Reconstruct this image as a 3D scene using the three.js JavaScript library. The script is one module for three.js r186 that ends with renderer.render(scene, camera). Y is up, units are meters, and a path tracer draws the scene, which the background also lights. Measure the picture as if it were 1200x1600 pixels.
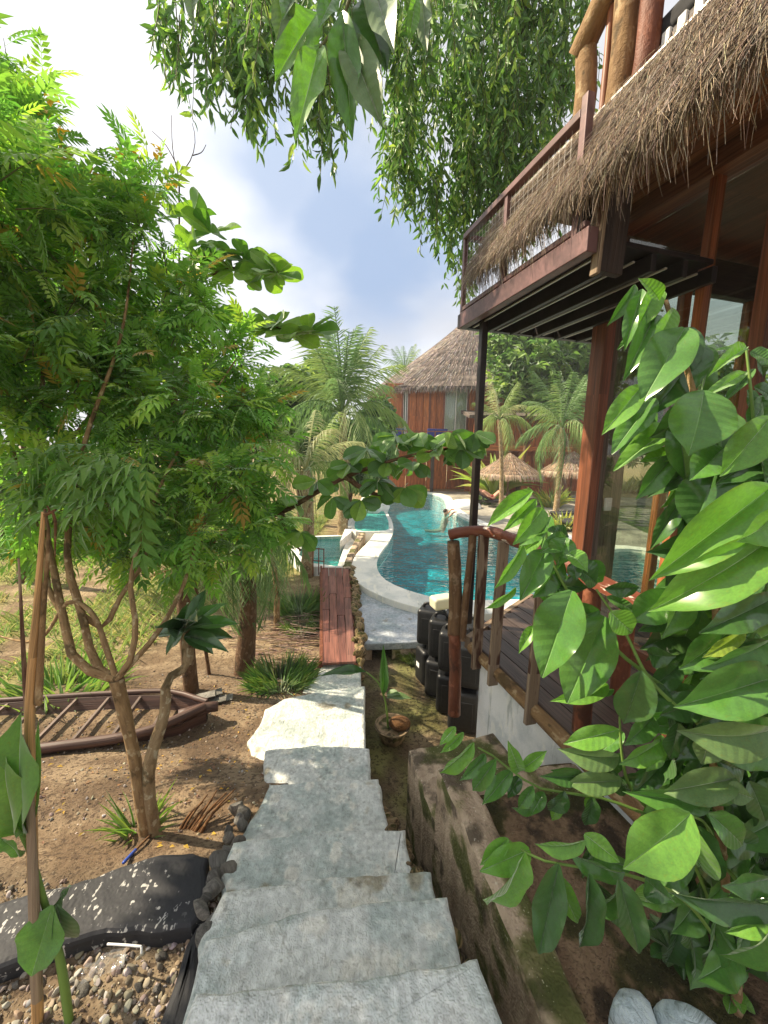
import * as THREE from 'three';
import { RoundedBoxGeometry } from 'three/addons/geometries/RoundedBoxGeometry.js';
import { mergeGeometries, mergeVertices, toCreasedNormals } from 'three/addons/utils/BufferGeometryUtils.js';
import { MarchingCubes } from 'three/addons/objects/MarchingCubes.js';

// ------------------------------------------------------------------ camera, sky, sun, exposure
const V3 = (x, y, z) => new THREE.Vector3(x, y, z);
const F = 620, PITCH = Math.atan(100 / F), ROLL = Math.PI / 180, EYE = 3.0;
const scene = new THREE.Scene();
const camera = new THREE.PerspectiveCamera(2 * Math.atan(800 / F) * 180 / Math.PI, 0.75, 0.05, 900);
camera.position.set(0, EYE, 0);
camera.rotation.set(-PITCH, 0, ROLL, 'XYZ');
camera.updateMatrixWorld();
scene.add(camera);
const SUN = V3(-0.66, 0.62, -0.36).normalize();
const sun = new THREE.DirectionalLight(0xffeed0, 4.2);
sun.position.copy(SUN).multiplyScalar(60); sun.castShadow = true; sun.shadow.radius = 1.3;
sun.shadow.mapSize.set(4096, 4096);
Object.assign(sun.shadow.camera, { left: -26, right: 26, top: 26, bottom: -26, near: 1, far: 140 });
scene.add(sun); scene.add(sun.target); sun.target.position.set(0, 0, -12);
const renderer = new THREE.WebGLRenderer({ antialias: true });
renderer.toneMapping = THREE.LinearToneMapping;
renderer.toneMappingExposure = 2.2;
renderer.shadowMap.enabled = true;

// seeded randomness and tileable noise
let seed = 12345;
const rnd = () => { seed |= 0; seed = seed + 0x6D2B79F5 | 0; let t = Math.imul(seed ^ seed >>> 15, 1 | seed); t = t + Math.imul(t ^ t >>> 7, 61 | t) ^ t; return ((t ^ t >>> 14) >>> 0) / 4294967296; };
const rr = (a, b) => a + (b - a) * rnd();
const pick = a => a[Math.floor(rnd() * a.length)];
const sm = (a, b, x) => { const t = Math.min(1, Math.max(0, (x - a) / (b - a))); return t * t * (3 - 2 * t); };
const mixn = (a, b, t) => a + (b - a) * t;
const hash = (x, y, s) => { let h = Math.imul(x, 374761393) + Math.imul(y, 668265263) + Math.imul(s, 974711); h = Math.imul(h ^ h >>> 13, 1274126177); return ((h ^ h >>> 16) >>> 0) / 4294967296; };
function vn(x, y, per, s) {
  const xi = Math.floor(x), yi = Math.floor(y), fx = x - xi, fy = y - yi, w = v => ((v % per) + per) % per;
  const u = fx * fx * (3 - 2 * fx), v = fy * fy * (3 - 2 * fy);
  const a = hash(w(xi), w(yi), s), b = hash(w(xi + 1), w(yi), s), c = hash(w(xi), w(yi + 1), s), d = hash(w(xi + 1), w(yi + 1), s);
  return mixn(mixn(a, b, u), mixn(c, d, u), v);
}
function fbm(x, y, per, s, o = 5) { let t = 0, a = .5, n = 0; for (let i = 0; i < o; i++) { t += a * vn(x, y, per, s + i); n += a; x *= 2; y *= 2; per *= 2; a *= .55; } return t / n; }

// pixel of the photograph -> direction / point
const _q = new THREE.Quaternion().setFromEuler(new THREE.Euler(-PITCH, 0, ROLL, 'XYZ'));
const ray = (px, py) => V3((px - 600) / F, -(py - 800) / F, -1).applyQuaternion(_q);
const onY = (px, py, y) => { const d = ray(px, py), t = (y - EYE) / d.y; return V3(d.x * t, y, d.z * t); };
const atZ = (px, py, dep) => { const d = ray(px, py), t = dep / -d.z; return V3(d.x * t, EYE + d.y * t, -dep); };

// sky: bright hazy cloud with a few blue openings
{
  const W = 1024, H = 512, data = new Float32Array(W * H * 4);
  const holes = [[450, 250, .13, .8], [540, 330, .17, .9], [600, 410, .2, .95], [680, 440, .13, .6], [390, 240, .09, .5]].map(([x, y, r, k]) => [ray(x, y).normalize(), r, k]);
  const d = V3(0, 0, 0), w3 = V3(0, 0, 0);
  for (let j = 0; j < H; j++) for (let i = 0; i < W; i++) {
    const th = (j + .5) / H * Math.PI - Math.PI / 2, ph = ((i + .5) / W - .5) * 2 * Math.PI;
    d.set(Math.cos(th) * Math.cos(ph), Math.sin(th), Math.cos(th) * Math.sin(ph));
    const k = 2.2 / (0.25 + Math.abs(d.y)), sx = d.x * k + 40, sy = d.z * k + 40;
    const n = fbm(sx, sy, 256, 3, 6), n2 = fbm(sx * .5 + 9, sy * .5 + 3, 256, 17, 4), n3 = fbm(sx * 2.2 + 5, sy * 2.2 + 3, 512, 29, 5);
    w3.copy(d); w3.x += (n3 - .5) * .16; w3.y += (n - .5) * .16; w3.z += (n2 - .5) * .1; w3.normalize();
    let blue = sm(.58, .85, n2) * .35;
    for (const [h, r, kk] of holes) { const a = Math.acos(Math.min(1, w3.dot(h))); blue = Math.max(blue, kk * sm(r * 1.35, r * .25, a)); }
    blue *= sm(.02, .22, d.y);
    const c = mixn(.40, .53, sm(.3, .7, n));
    let R = mixn(c * .95, .19, blue), G = mixn(c * .965, .255, blue), B = mixn(c * 1.02, .37, blue);
    const gl = Math.pow(Math.max(0, d.dot(SUN)), 6) * .12;
    R += gl; G += gl * .97; B += gl * .9;
    if (d.y < 0) { R = .24; G = .25; B = .23; }
    const o = ((j) * W + i) * 4; data[o] = R; data[o + 1] = G; data[o + 2] = B; data[o + 3] = 1;
  }
  const t = new THREE.DataTexture(data, W, H, THREE.RGBAFormat, THREE.FloatType);
  t.mapping = THREE.EquirectangularReflectionMapping; t.magFilter = t.minFilter = THREE.LinearFilter; t.wrapS = THREE.RepeatWrapping; t.needsUpdate = true;
  scene.background = t; scene.environment = t;
}

// ------------------------------------------------------------------ textures and materials
function tex(N, fn, M = N, srgb = true) {
  const d = new Uint8Array(N * M * 4);
  for (let y = 0; y < M; y++) for (let x = 0; x < N; x++) {
    const c = fn(x / N, y / M), o = (y * N + x) * 4;
    for (let k = 0; k < 3; k++) d[o + k] = Math.max(0, Math.min(255, Math.round(c[k] * 255))); d[o + 3] = c.length > 3 ? c[3] * 255 : 255;
  }
  const t = new THREE.DataTexture(d, N, M); t.wrapS = t.wrapT = THREE.RepeatWrapping; t.magFilter = THREE.LinearFilter; t.minFilter = THREE.LinearMipmapLinearFilter; t.generateMipmaps = true;
  if (srgb) t.colorSpace = THREE.SRGBColorSpace; t.needsUpdate = true; return t;
}
const g3 = (v) => [v, v, v];
const rep = (t, m, n = m) => { const c = t.clone(); c.repeat.set(1 / m, 1 / n); c.needsUpdate = true; return c; };
const mixc = (a, b, t) => [mixn(a[0], b[0], t), mixn(a[1], b[1], t), mixn(a[2], b[2], t)];
const T = {};
T.mottle = tex(512, (u, v) => { const a = fbm(u * 6, v * 6, 6, 1, 6), b = fbm(u * 40, v * 40, 40, 2, 3); return g3(.62 + .5 * (a - .5) + .22 * (b - .5) + .14); });
T.rough = tex(512, (u, v) => { const a = fbm(u * 12, v * 12, 12, 5, 6), b = vn(u * 90, v * 90, 90, 6); return g3(.5 + .9 * (a - .5) + .18 * (b - .5)); }, 512, false);
T.concrete = tex(1024, (u, v) => {
  const a = fbm(u * 5, v * 5, 5, 11, 6), b = fbm(u * 14 + 3, v * 14, 14, 12, 5), c = fbm(u * 70, v * 70, 70, 13, 2), brush = fbm(u * 120, v * 9, 120, 14, 3);
  let k = [.86, .875, .865]; k = mixc(k, [.72, .765, .755], sm(.48, .70, a)); k = mixc(k, [.92, .915, .88], sm(.56, .74, b) * .85); k = mixc(k, [.56, .50, .38], sm(.64, .80, fbm(u * 9, v * 9, 9, 15, 5)) * .55);
  k = mixc(k, [.97, .97, .95], sm(.56, .72, fbm(u * 46, v * 60, 999, 16, 5)) * .3); k = mixc(k, [.42, .41, .38], sm(.64, .76, fbm(u * 55, v * 55, 999, 18, 4)) * .22); const f = 1 + (c - .5) * .24 + (brush - .5) * .08; return [k[0] * f, k[1] * f, k[2] * f];
});
T.concreteB = tex(1024, (u, v) => { const a = fbm(u * 10, v * 10, 10, 21, 6), b = fbm(u * 90, v * 12, 90, 22, 3), c = vn(u * 200, v * 200, 200, 23); return g3(.5 + (a - .5) * 1.1 + (b - .5) * .12 + (c - .5) * .12); }, 1024, false);
T.dirt = tex(1024, (u, v) => {
  const a = fbm(u * 6, v * 6, 6, 31, 6), b = fbm(u * 60, v * 60, 60, 32, 3), c = vn(u * 150, v * 150, 150, 33);
  let k = mixc([.74, .66, .56], [.98, .92, .82], sm(.35, .68, a)); k = mixc(k, [.50, .43, .36], sm(.56, .7, b) * .7); if (c > .88) k = mixc(k, [1, .97, .9], .6); return k;
});
T.dirtB = tex(512, (u, v) => { const b = fbm(u * 24, v * 24, 24, 34, 5), c = vn(u * 100, v * 100, 100, 35); return g3(.3 + b * .5 + (c > .8 ? .3 : 0)); }, 512, false);
T.wood = tex(512, (u, v) => { const w = fbm(u * 3, v * 2, 3, 41, 3), g = fbm(u * 60 + w * 6, v * 3, 60, 42, 4), k = fbm(u * 8, v * 3, 8, 43, 4); const f = .62 + .5 * (g - .5) + .55 * (k - .5) + .2; return [f, f * .985, f * .97]; });
T.woodB = tex(512, (u, v) => { const w = fbm(u * 3, v * 2, 3, 41, 3), g = fbm(u * 60 + w * 6, v * 3, 60, 42, 4); return g3(g); }, 512, false);
T.flake = tex(512, (u, v) => { const a = fbm(u * 10, v * 6, 10, 51, 6), g = fbm(u * 60, v * 4, 60, 52, 3); let k = [.42, .20, .13]; k = mixc(k, [.58, .36, .26], g * .7); k = mixc(k, [.86, .80, .74], sm(.60, .66, a)); return k; });
T.weather = tex(512, (u, v) => { const a = fbm(u * 8, v * 4, 8, 55, 6), g = fbm(u * 70, v * 4, 70, 56, 3); let k = [.50, .42, .34]; k = mixc(k, [.66, .58, .48], g); k = mixc(k, [.30, .19, .13], sm(.5, .7, a)); return k; });
T.plaster = tex(1024, (u, v) => { const a = fbm(u * 30, v * 4, 30, 61, 5), b = fbm(u * 6, v * 6, 6, 62, 6), c = fbm(u * 22, v * 8, 22, 63, 4); let k = [.93, .93, .92]; k = mixc(k, [.78, .80, .80], sm(.5, .75, b) * .7); k = mixc(k, [.58, .60, .58], sm(.60, .78, a) * .6); k = mixc(k, [.97, .96, .92], sm(.62, .72, c) * .6); return k; });
T.stain = tex(1024, (u, v) => { const a = fbm(u * 7, v * 7, 7, 71, 6), s = fbm(u * 22, v * 7, 154, 72, 5), m = fbm(u * 5 + 2, v * 5, 5, 73, 6); let k = mixc([.52, .44, .36], [.80, .72, .62], s); k = mixc(k, [.27, .23, .18], sm(.54, .70, a) * .8); k = mixc(k, [.23, .26, .07], sm(.52, .68, m) * .8); if (vn(u * 160, v * 160, 160, 75) > .93) k = mixc(k, [.85, .82, .75], .6); return k; });
T.tar = tex(1024, (u, v) => { const a = fbm(u * 7, v * 7, 7, 81, 6), b = fbm(u * 80, v * 50, 400, 82, 3), p = fbm(u * 4, v * 4, 4, 83, 5); let k = mixc([.13, .135, .15], [.24, .24, .26], a); k = mixc(k, [.88, .87, .84], sm(.66, .73, b) * sm(.44, .58, p) * .85); return k; });
T.bark = tex(512, (u, v) => { const a = fbm(u * 10, v * 10, 10, 91, 6), g = fbm(u * 24, v * 6, 24, 92, 4); let k = mixc([.44, .36, .27], [.72, .64, .52], g); k = mixc(k, [.80, .78, .72], sm(.58, .72, a) * .7); k = mixc(k, [.30, .26, .17], sm(.58, .72, fbm(u * 6, v * 6, 6, 93, 5)) * .7); return k; });
T.pool = tex(512, (u, v) => { const a = fbm(u * 4, v * 4, 4, 95, 5), cell = Math.abs(fbm(u * 10, v * 10, 10, 96, 3) - .5); const f = .75 + .5 * (a - .5) + .45 * sm(.05, 0, cell); return [f * .72, f, f]; });
T.wave = tex(512, (u, v) => { const a = fbm(u * 9, v * 16, 9 * 16, 97, 4), b = Math.abs(fbm(u * 14, v * 20, 280, 98, 3) - .5) * 2; return g3(.7 * a + .4 * (1 - b)); }, 512, false);
T.leaf = tex(256, (u, v) => { // midrib and side veins
  const x = Math.abs(u - .5) * 2, mid = sm(.05, .015, x), s = (v * 9 - x * 1.1) % 1, q = (s + 1) % 1, vein = sm(.10, .0, Math.min(q, 1 - q)) * (1 - x * .55);
  const n = fbm(u * 7, v * 9, 63, 101, 5), n2 = fbm(u * 40, v * 60, 240, 102, 2); let k = mixc([.80, .85, .74], [1, 1, .96], n); k = mixc(k, [1, 1, .78], Math.max(mid * .85, vein * .30)); const f = 1 + (n2 - .5) * .14, sp = fbm(u * 26, v * 44, 999, 107, 3); k = mixc(k, [1, .86, .55], sm(.70, .78, sp) * .6); k = mixc(k, [.95, .80, .45], sm(.9, 1, x) * sm(.5, .62, fbm(u * 3, v * 12, 99, 108, 3)) * .7); return [k[0] * f, k[1] * f, k[2] * f];
}, 512);
T.leafB = tex(256, (u, v) => { const x = Math.abs(u - .5) * 2, s = (((v * 9 - x * 1.1) % 1) + 1) % 1, mid = sm(.06, .0, x); return g3(.5 + .38 * (Math.min(s, 1 - s) - .25) - .3 * mid + .2 * (fbm(u * 5, v * 8, 40, 104, 4) - .5)); }, 512, false);
T.thatch = tex(512, (u, v) => { const a = fbm(u * 90, v * 5, 90, 111, 4), b = fbm(u * 6, v * 6, 6, 112, 5), l = (v * 9) % 1; const f = .55 + .6 * (a - .5) + .35 * (b - .5) + .12 * l; return [f, f * .97, f * .93]; });

const std = (o) => new THREE.MeshStandardMaterial(o);
const col = (r, g, b) => new THREE.Color().setRGB(r, g, b);
const M = {};
M.concrete = std({ map: rep(T.concrete, 1.5), bumpMap: rep(T.concreteB, .9), bumpScale: .022, roughness: .82, color: col(.9, .89, .86) });
M.coping = std({ map: rep(T.plaster, 3.1), bumpMap: rep(T.rough, 1), bumpScale: .004, roughness: .8, color: col(1, .97, .88) });
M.slab = std({ map: rep(T.concrete, 1.9), bumpMap: rep(T.rough, 1), bumpScale: .006, roughness: .6, color: col(.62, .64, .70) });
M.terrace = std({ map: rep(T.mottle, 3), roughness: .85, color: col(.66, .60, .48) });
M.dirt = std({ map: rep(T.dirt, 1.4), bumpMap: rep(T.dirtB, .7), bumpScale: .02, roughness: .95, vertexColors: true });
M.plaster = std({ map: rep(T.plaster, 1.7), bumpMap: rep(T.rough, .8), bumpScale: .006, roughness: .8 });
M.whitewash = std({ map: rep(T.plaster, 2.4), bumpMap: rep(T.rough, 1.2), bumpScale: .01, roughness: .85, color: col(1, .99, .95) });
M.stain = std({ map: rep(T.stain, 1.3), bumpMap: rep(T.rough, .6), bumpScale: .025, roughness: .85, color: col(1.25, 1.25, 1.25) });
M.tar = std({ map: rep(T.tar, 1.2), bumpMap: rep(T.rough, 1.1), bumpScale: .006, roughness: .7, color: col(.8, .8, .8) });
const woodM = (c, o = {}) => std({ map: rep(T.wood, .5, 1.6), bumpMap: rep(T.woodB, .5, 1.6), bumpScale: .003, roughness: .6, color: c, ...o });
M.darkWood = woodM(col(.070, .046, .036));
M.deck = [col(.115, .078, .064), col(.10, .07, .06), col(.135, .088, .07)].map(c => woodM(c, { roughness: .5 }));
M.redWood = woodM(col(.30, .105, .05), { roughness: .45 });
M.orangeWood = woodM(col(.44, .15, .05), { roughness: .5 });
M.panel = [col(.60, .20, .06), col(.52, .17, .052), col(.68, .24, .075)].map(c => woodM(c, { roughness: .6 }));
M.ramp = [col(.30, .115, .085), col(.35, .14, .10), col(.26, .10, .075), col(.33, .15, .115)].map(c => woodM(c, { roughness: .6 }));
M.log = std({ map: rep(T.bark, .6, .9), bumpMap: rep(T.rough, .4), bumpScale: .008, roughness: .8, color: col(.62, .46, .34) });
M.redLog = std({ map: rep(T.bark, .6, .9), bumpMap: rep(T.rough, .4), bumpScale: .006, roughness: .65, color: col(.52, .20, .12) });
M.paleLog = std({ map: rep(T.bark, .6, .9), bumpMap: rep(T.rough, .4), bumpScale: .008, roughness: .85, color: col(.80, .64, .44) });
M.flake = std({ map: rep(T.flake, .4, .8), bumpMap: rep(T.rough, .3), bumpScale: .004, roughness: .5 });
M.weather = std({ map: rep(T.weather, .4, 1.1), bumpMap: rep(T.woodB, .3, 1.1), bumpScale: .004, roughness: .85 });
M.canoe = woodM(col(.13, .068, .052), { roughness: .55 });
M.canoeIn = woodM(col(.26, .19, .16), { roughness: .7 });
M.plumSteel = std({ map: rep(T.mottle, 1), roughness: .42, color: col(.30, .155, .15), metalness: .1 });
M.darkSteel = std({ map: rep(T.mottle, 1), roughness: .4, color: col(.055, .042, .042), metalness: .2 });
M.metal = std({ roughness: .4, metalness: .6, color: col(.5, .46, .42) });
M.glass = new THREE.MeshPhysicalMaterial({ transmission: 1, thickness: 0, roughness: .02, ior: 1.5, color: col(.80, .84, .80), side: THREE.DoubleSide });
M.water = new THREE.MeshPhysicalMaterial({ transmission: 1, thickness: 0, roughness: .04, ior: 1.33, color: col(.42, .86, .88), bumpMap: rep(T.wave, 3.2, 2.2), bumpScale: .06, side: THREE.DoubleSide });
M.basin = std({ map: rep(T.pool, 2.2), roughness: .6, color: col(.02, .50, .56) });
M.shallow = std({ map: rep(T.pool, 1.4), roughness: .6, color: col(.22, .72, .62) });
M.bark = std({ map: rep(T.bark, .35, .5), bumpMap: rep(T.rough, .25), bumpScale: .008, roughness: .9, color: col(.90, .76, .55) });
M.barkGrey = std({ map: rep(T.bark, .4, .6), bumpMap: rep(T.rough, .25), bumpScale: .012, roughness: .9, color: col(1, .95, .80) });
M.barkDark = std({ map: rep(T.bark, .4, .6), bumpMap: rep(T.rough, .25), bumpScale: .012, roughness: .9, color: col(.40, .29, .22) });
M.twig = std({ roughness: .8, color: col(.13, .13, .05) });
M.stemGreen = std({ roughness: .55, color: col(.16, .27, .05) });
M.blackPlastic = std({ map: rep(T.mottle, .5), roughness: .42, color: col(.022, .023, .026) });
M.palePlastic = new THREE.MeshPhysicalMaterial({ roughness: .4, color: col(.80, .78, .58), transmission: .25, thickness: 0 });
M.clay = std({ map: rep(T.stain, .6), roughness: .8, color: col(.75, .7, .6) });
M.soil = std({ map: rep(T.stain, .9), bumpMap: rep(T.dirtB, .5), bumpScale: .03, roughness: .95, color: col(.52, .44, .36) });
M.stalk = std({ map: rep(T.wood, .1, .8), roughness: .7, color: col(.72, .42, .17) });
M.husk = std({ map: rep(T.bark, .2), roughness: .95, color: col(.42, .26, .14) });
M.stone = [[.46, .43, .38], [.34, .32, .28], [.38, .34, .28], [.27, .255, .225]].map(c => std({ map: rep(T.mottle, .35), bumpMap: rep(T.rough, .2), bumpScale: .01, roughness: .9, color: col(...c) }));
M.mossStone = [[.42, .40, .26], [.36, .33, .24], [.50, .46, .34]].map(c => std({ map: rep(T.stain, .7), bumpMap: rep(T.rough, .25), bumpScale: .015, roughness: .9, color: col(c[0] * 2, c[1] * 2, c[2] * 2) }));
M.paintStone = std({ map: rep(T.plaster, .5), bumpMap: rep(T.rough, .3), bumpScale: .015, roughness: .7, color: col(.82, .95, 1) });
M.strand = new THREE.MeshStandardMaterial({ roughness: .85, color: 0xffffff });
M.thatchBase = std({ map: rep(T.thatch, 1.2), roughness: .95, color: col(.42, .34, .25) });
M.farThatch = std({ map: rep(T.thatch, 5), bumpMap: rep(T.rough, 2), bumpScale: .05, roughness: .95, color: col(.34, .29, .26) });
M.whitePaint = std({ roughness: .5, color: col(.8, .8, .78) });
M.cushion = std({ map: rep(T.mottle, .5), roughness: .9, color: col(.06, .06, .065) });
M.blueCloth = std({ roughness: .9, color: col(.035, .05, .22) });
M.curtain = new THREE.MeshPhysicalMaterial({ roughness: .9, color: col(.9, .9, .88), side: THREE.DoubleSide });
M.skin = std({ roughness: .6, color: col(.62, .33, .22) });
M.hair = std({ roughness: .7, color: col(.035, .022, .015) });
M.swim = std({ roughness: .8, color: col(.35, .03, .03) });
M.blue = std({ roughness: .5, color: col(.03, .08, .4) });
M.plasticFilm = new THREE.MeshPhysicalMaterial({ transmission: .9, thickness: 0, roughness: .15, color: col(.9, .9, .9), side: THREE.DoubleSide });
const leafM = (r, g, b, o = {}) => new THREE.MeshPhysicalMaterial({ color: col(r, g, b), roughness: 1, transmission: .5, thickness: 0, side: THREE.DoubleSide, ...o });
const bigLeafM = (r, g, b, t = .25, rough = .3) => new THREE.MeshPhysicalMaterial({ color: col(r, g, b), map: T.leaf, bumpMap: T.leafB, bumpScale: .0055, roughness: 1, transmission: t, thickness: 0, clearcoat: 1, clearcoatRoughness: rough, side: THREE.DoubleSide });
M.leafInst = leafM(1, 1, 1, { transmission: .55 });                                // instances carry their own green
M.leafInstGloss = leafM(1, 1, 1, { clearcoat: .6, clearcoatRoughness: .35, transmission: .42 });
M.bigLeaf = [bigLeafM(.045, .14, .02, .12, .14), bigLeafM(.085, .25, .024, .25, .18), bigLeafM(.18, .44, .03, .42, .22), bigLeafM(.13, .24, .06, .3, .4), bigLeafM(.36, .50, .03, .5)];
M.almond = [bigLeafM(.08, .22, .025, .4), bigLeafM(.15, .36, .03, .5), bigLeafM(.30, .54, .04, .55), bigLeafM(.25, .12, .03, .4)];
M.frond = [leafM(.17, .30, .09), leafM(.27, .38, .10), leafM(.48, .50, .22), leafM(.13, .24, .06)];

// ------------------------------------------------------------------ helpers
const origin = new WeakMap(), used = {};
function numbered(n) { const k = used[n] = (used[n] ?? -1) + 1; return k ? n + '_' + String(k).padStart(3, '0') : n; }
function tag(o, label, category, group, kind) { o.userData = { label, category }; if (group) o.userData.group = group; if (kind) o.userData.kind = kind; return o; }
function thing(name, label, category, pos = [0, 0, 0], group) {
  const g = new THREE.Group(); g.name = numbered(name); g.position.set(...(pos.isVector3 ? pos.toArray() : pos)); origin.set(g, g.position.clone());
  tag(g, label, category, group); scene.add(g); return g;
}
function obj(name, geo, mat, parent) {
  if (Array.isArray(geo)) geo = geo.length > 1 ? merge(geo) : geo[0];
  const m = new THREE.Mesh(geo, mat); m.castShadow = m.receiveShadow = true;
  if (!parent) { m.name = numbered(name); scene.add(m); return m; }
  m.name = name; const o = origin.get(parent) || V3(0, 0, 0);
  geo.translate(-o.x, -o.y, -o.z); origin.set(m, o); parent.add(m); return m;
}
function place(name, geo, mat, parent, mtx) { // shared geometry under a matrix given in world space
  const m = new THREE.Mesh(geo, mat); m.castShadow = m.receiveShadow = true; m.name = parent ? name : numbered(name);
  mtx.decompose(m.position, m.quaternion, m.scale); const o = parent && origin.get(parent); if (o) m.position.sub(o);
  (parent || scene).add(m); return m;
}
function struct(name, geo, mat) { const m = obj(name, geo, mat); m.userData.kind = 'structure'; return m; }
function merge(a) { a = a.map(g => { g = g.index ? g.toNonIndexed() : g; for (const k of Object.keys(g.attributes)) if (!['position', 'normal', 'uv'].includes(k)) g.deleteAttribute(k); return g; }); return mergeGeometries(a); }
function boxUV(g, off = rnd() * 7) {
  g = g.index ? g.toNonIndexed() : g; g.computeVertexNormals();
  const p = g.attributes.position, n = g.attributes.normal, uv = new Float32Array(p.count * 2);
  for (let f = 0; f < p.count; f += 3) {
    let nx = 0, ny = 0, nz = 0; for (let k = 0; k < 3; k++) { nx += n.getX(f + k); ny += n.getY(f + k); nz += n.getZ(f + k); } nx = Math.abs(nx); ny = Math.abs(ny); nz = Math.abs(nz);
    for (let k = 0; k < 3; k++) { const i = f + k, x = p.getX(i), y = p.getY(i), z = p.getZ(i); let a, b; if (ny >= nx && ny >= nz) { a = x; b = z; } else if (nx >= nz) { a = z; b = y; } else { a = x; b = y; } uv[i * 2] = a + off; uv[i * 2 + 1] = b + off * .7; }
  }
  g.setAttribute('uv', new THREE.BufferAttribute(uv, 2)); return g;
}
// bar from p to q, section w (across) x h (along up); grain along its length
function bar(p, q, w, h, up = V3(0, 1, 0), bev = .006) {
  const z = q.clone().sub(p), L = z.length(); z.normalize(); const x = up.clone().cross(z); if (x.lengthSq() < 1e-6) x.set(1, 0, 0).cross(z); x.normalize(); const y = z.clone().cross(x);
  let g = new RoundedBoxGeometry(w, h, L, 1, Math.min(bev, w * .3, h * .3)); g = g.index ? g.toNonIndexed() : g;
  const P = g.attributes.position, N = g.attributes.normal, uv = g.attributes.uv, o = rnd() * 5;
  for (let i = 0; i < P.count; i++) { const ax = Math.abs(N.getX(i)), ay = Math.abs(N.getY(i)); uv.setXY(i, (ax > ay ? P.getY(i) : P.getX(i) + .37) + o, P.getZ(i) + o); }
  g.applyMatrix4(new THREE.Matrix4().makeBasis(x, y, z).setPosition(p.clone().add(q).multiplyScalar(.5))); return g;
}
// tapered, slightly knobbly tube through points
function tube(pts, r0, r1, seg = 10, rad = 8, knob = .06) {
  const c = new THREE.CatmullRomCurve3(pts), L = c.getLength(), fr = c.computeFrenetFrames(seg, false), pos = [], uv = [], idx = [], o = rnd() * 9;
  for (let i = 0; i <= seg; i++) {
    const t = i / seg, P = c.getPointAt(t), r = Array.isArray(r0) ? mixn(r0[Math.floor(t * (r0.length - 1))], r0[Math.min(r0.length - 1, Math.floor(t * (r0.length - 1)) + 1)], (t * (r0.length - 1)) % 1) : mixn(r0, r1, t);
    for (let k = 0; k <= rad; k++) { const a = k / rad * Math.PI * 2, kk = k % rad, rj = r * (1 + knob * (hash(i, kk, Math.floor(o * 50)) * 2 - 1)); const N = fr.normals[i], B = fr.binormals[i]; pos.push(P.x + (N.x * Math.cos(a) + B.x * Math.sin(a)) * rj, P.y + (N.y * Math.cos(a) + B.y * Math.sin(a)) * rj, P.z + (N.z * Math.cos(a) + B.z * Math.sin(a)) * rj); uv.push(k / rad * 2 * Math.PI * r + o, t * L + o); }
  }
  for (let i = 0; i < seg; i++) for (let k = 0; k < rad; k++) { const a = i * (rad + 1) + k, b = a + rad + 1; idx.push(a, a + 1, b, b, a + 1, b + 1); }
  for (const e of [0, seg]) { const c0 = pos.length / 3, P = c.getPointAt(e / seg); pos.push(P.x, P.y, P.z); uv.push(o, o); for (let k = 0; k < rad; k++) { const a = e * (rad + 1) + k; e ? idx.push(a, a + 1, c0) : idx.push(a + 1, a, c0); } }
  const g = new THREE.BufferGeometry(); g.setAttribute('position', new THREE.Float32BufferAttribute(pos, 3)); g.setAttribute('uv', new THREE.Float32BufferAttribute(uv, 2)); g.setIndex(idx); g.computeVertexNormals();
  const n = g.attributes.normal; for (let i = 0; i <= seg; i++) { const a = i * (rad + 1), b = a + rad; const v = V3(n.getX(a) + n.getX(b), n.getY(a) + n.getY(b), n.getZ(a) + n.getZ(b)).normalize(); n.setXYZ(a, v.x, v.y, v.z); n.setXYZ(b, v.x, v.y, v.z); }
  return g;
}
// flat outline (world x,z pairs) extruded from top level down by h
function prism(pts, top, h, bev = .012) {
  const s = new THREE.Shape(pts.map(p => new THREE.Vector2(p[0], -p[1])));
  let g = new THREE.ExtrudeGeometry(s, { depth: h - 2 * bev, bevelEnabled: bev > 0, bevelThickness: bev, bevelSize: bev, bevelOffset: -bev, bevelSegments: 3, steps: 1 });
  g.rotateX(-Math.PI / 2); g.translate(0, top - h + bev, 0); return boxUV(g);
}
function rough(pts, step, amp, s = 1) { // closed outline with an uneven edge
  const out = []; for (let i = 0; i < pts.length; i++) { const a = pts[i], b = pts[(i + 1) % pts.length], L = Math.hypot(b[0] - a[0], b[1] - a[1]), n = Math.max(1, Math.round(L / step)); for (let k = 0; k < n; k++) { const t = k / n, x = mixn(a[0], b[0], t), z = mixn(a[1], b[1], t); out.push([x + (fbm(x * 9 + 50, z * 9 + 50, 999, s, 4) - .5) * amp * 4, z + (fbm(x * 9 + 90, z * 9 + 20, 999, s + 9, 4) - .5) * amp * 4]); } } return out;
}
function spline(pts, n, closed = true) { const c = new THREE.CatmullRomCurve3(pts.map(p => V3(p[0], 0, p[1])), closed, 'centripetal'); return c.getSpacedPoints(n).slice(0, closed ? n : n + 1).map(p => [p.x, p.z]); }
function offset(pts, d) { const n = pts.length; let A = 0; for (let i = 0; i < n; i++) { const a = pts[i], b = pts[(i + 1) % n]; A += a[0] * b[1] - b[0] * a[1]; } const sg = A > 0 ? 1 : -1; return pts.map((p, i) => { const a = pts[(i + n - 2) % n], b = pts[(i + 2) % n], dx = b[0] - a[0], dz = b[1] - a[1], L = Math.hypot(dx, dz) || 1; const dd = typeof d === 'function' ? d(p) : d; return [p[0] + sg * dz / L * dd, p[1] - sg * dx / L * dd]; }); }
function inside(pts, x, z) { let c = false; for (let i = 0, j = pts.length - 1; i < pts.length; j = i++) { const [xi, zi] = pts[i], [xj, zj] = pts[j]; if ((zi > z) !== (zj > z) && x < (xj - xi) * (z - zi) / (zj - zi) + xi) c = !c; } return c; }
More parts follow.
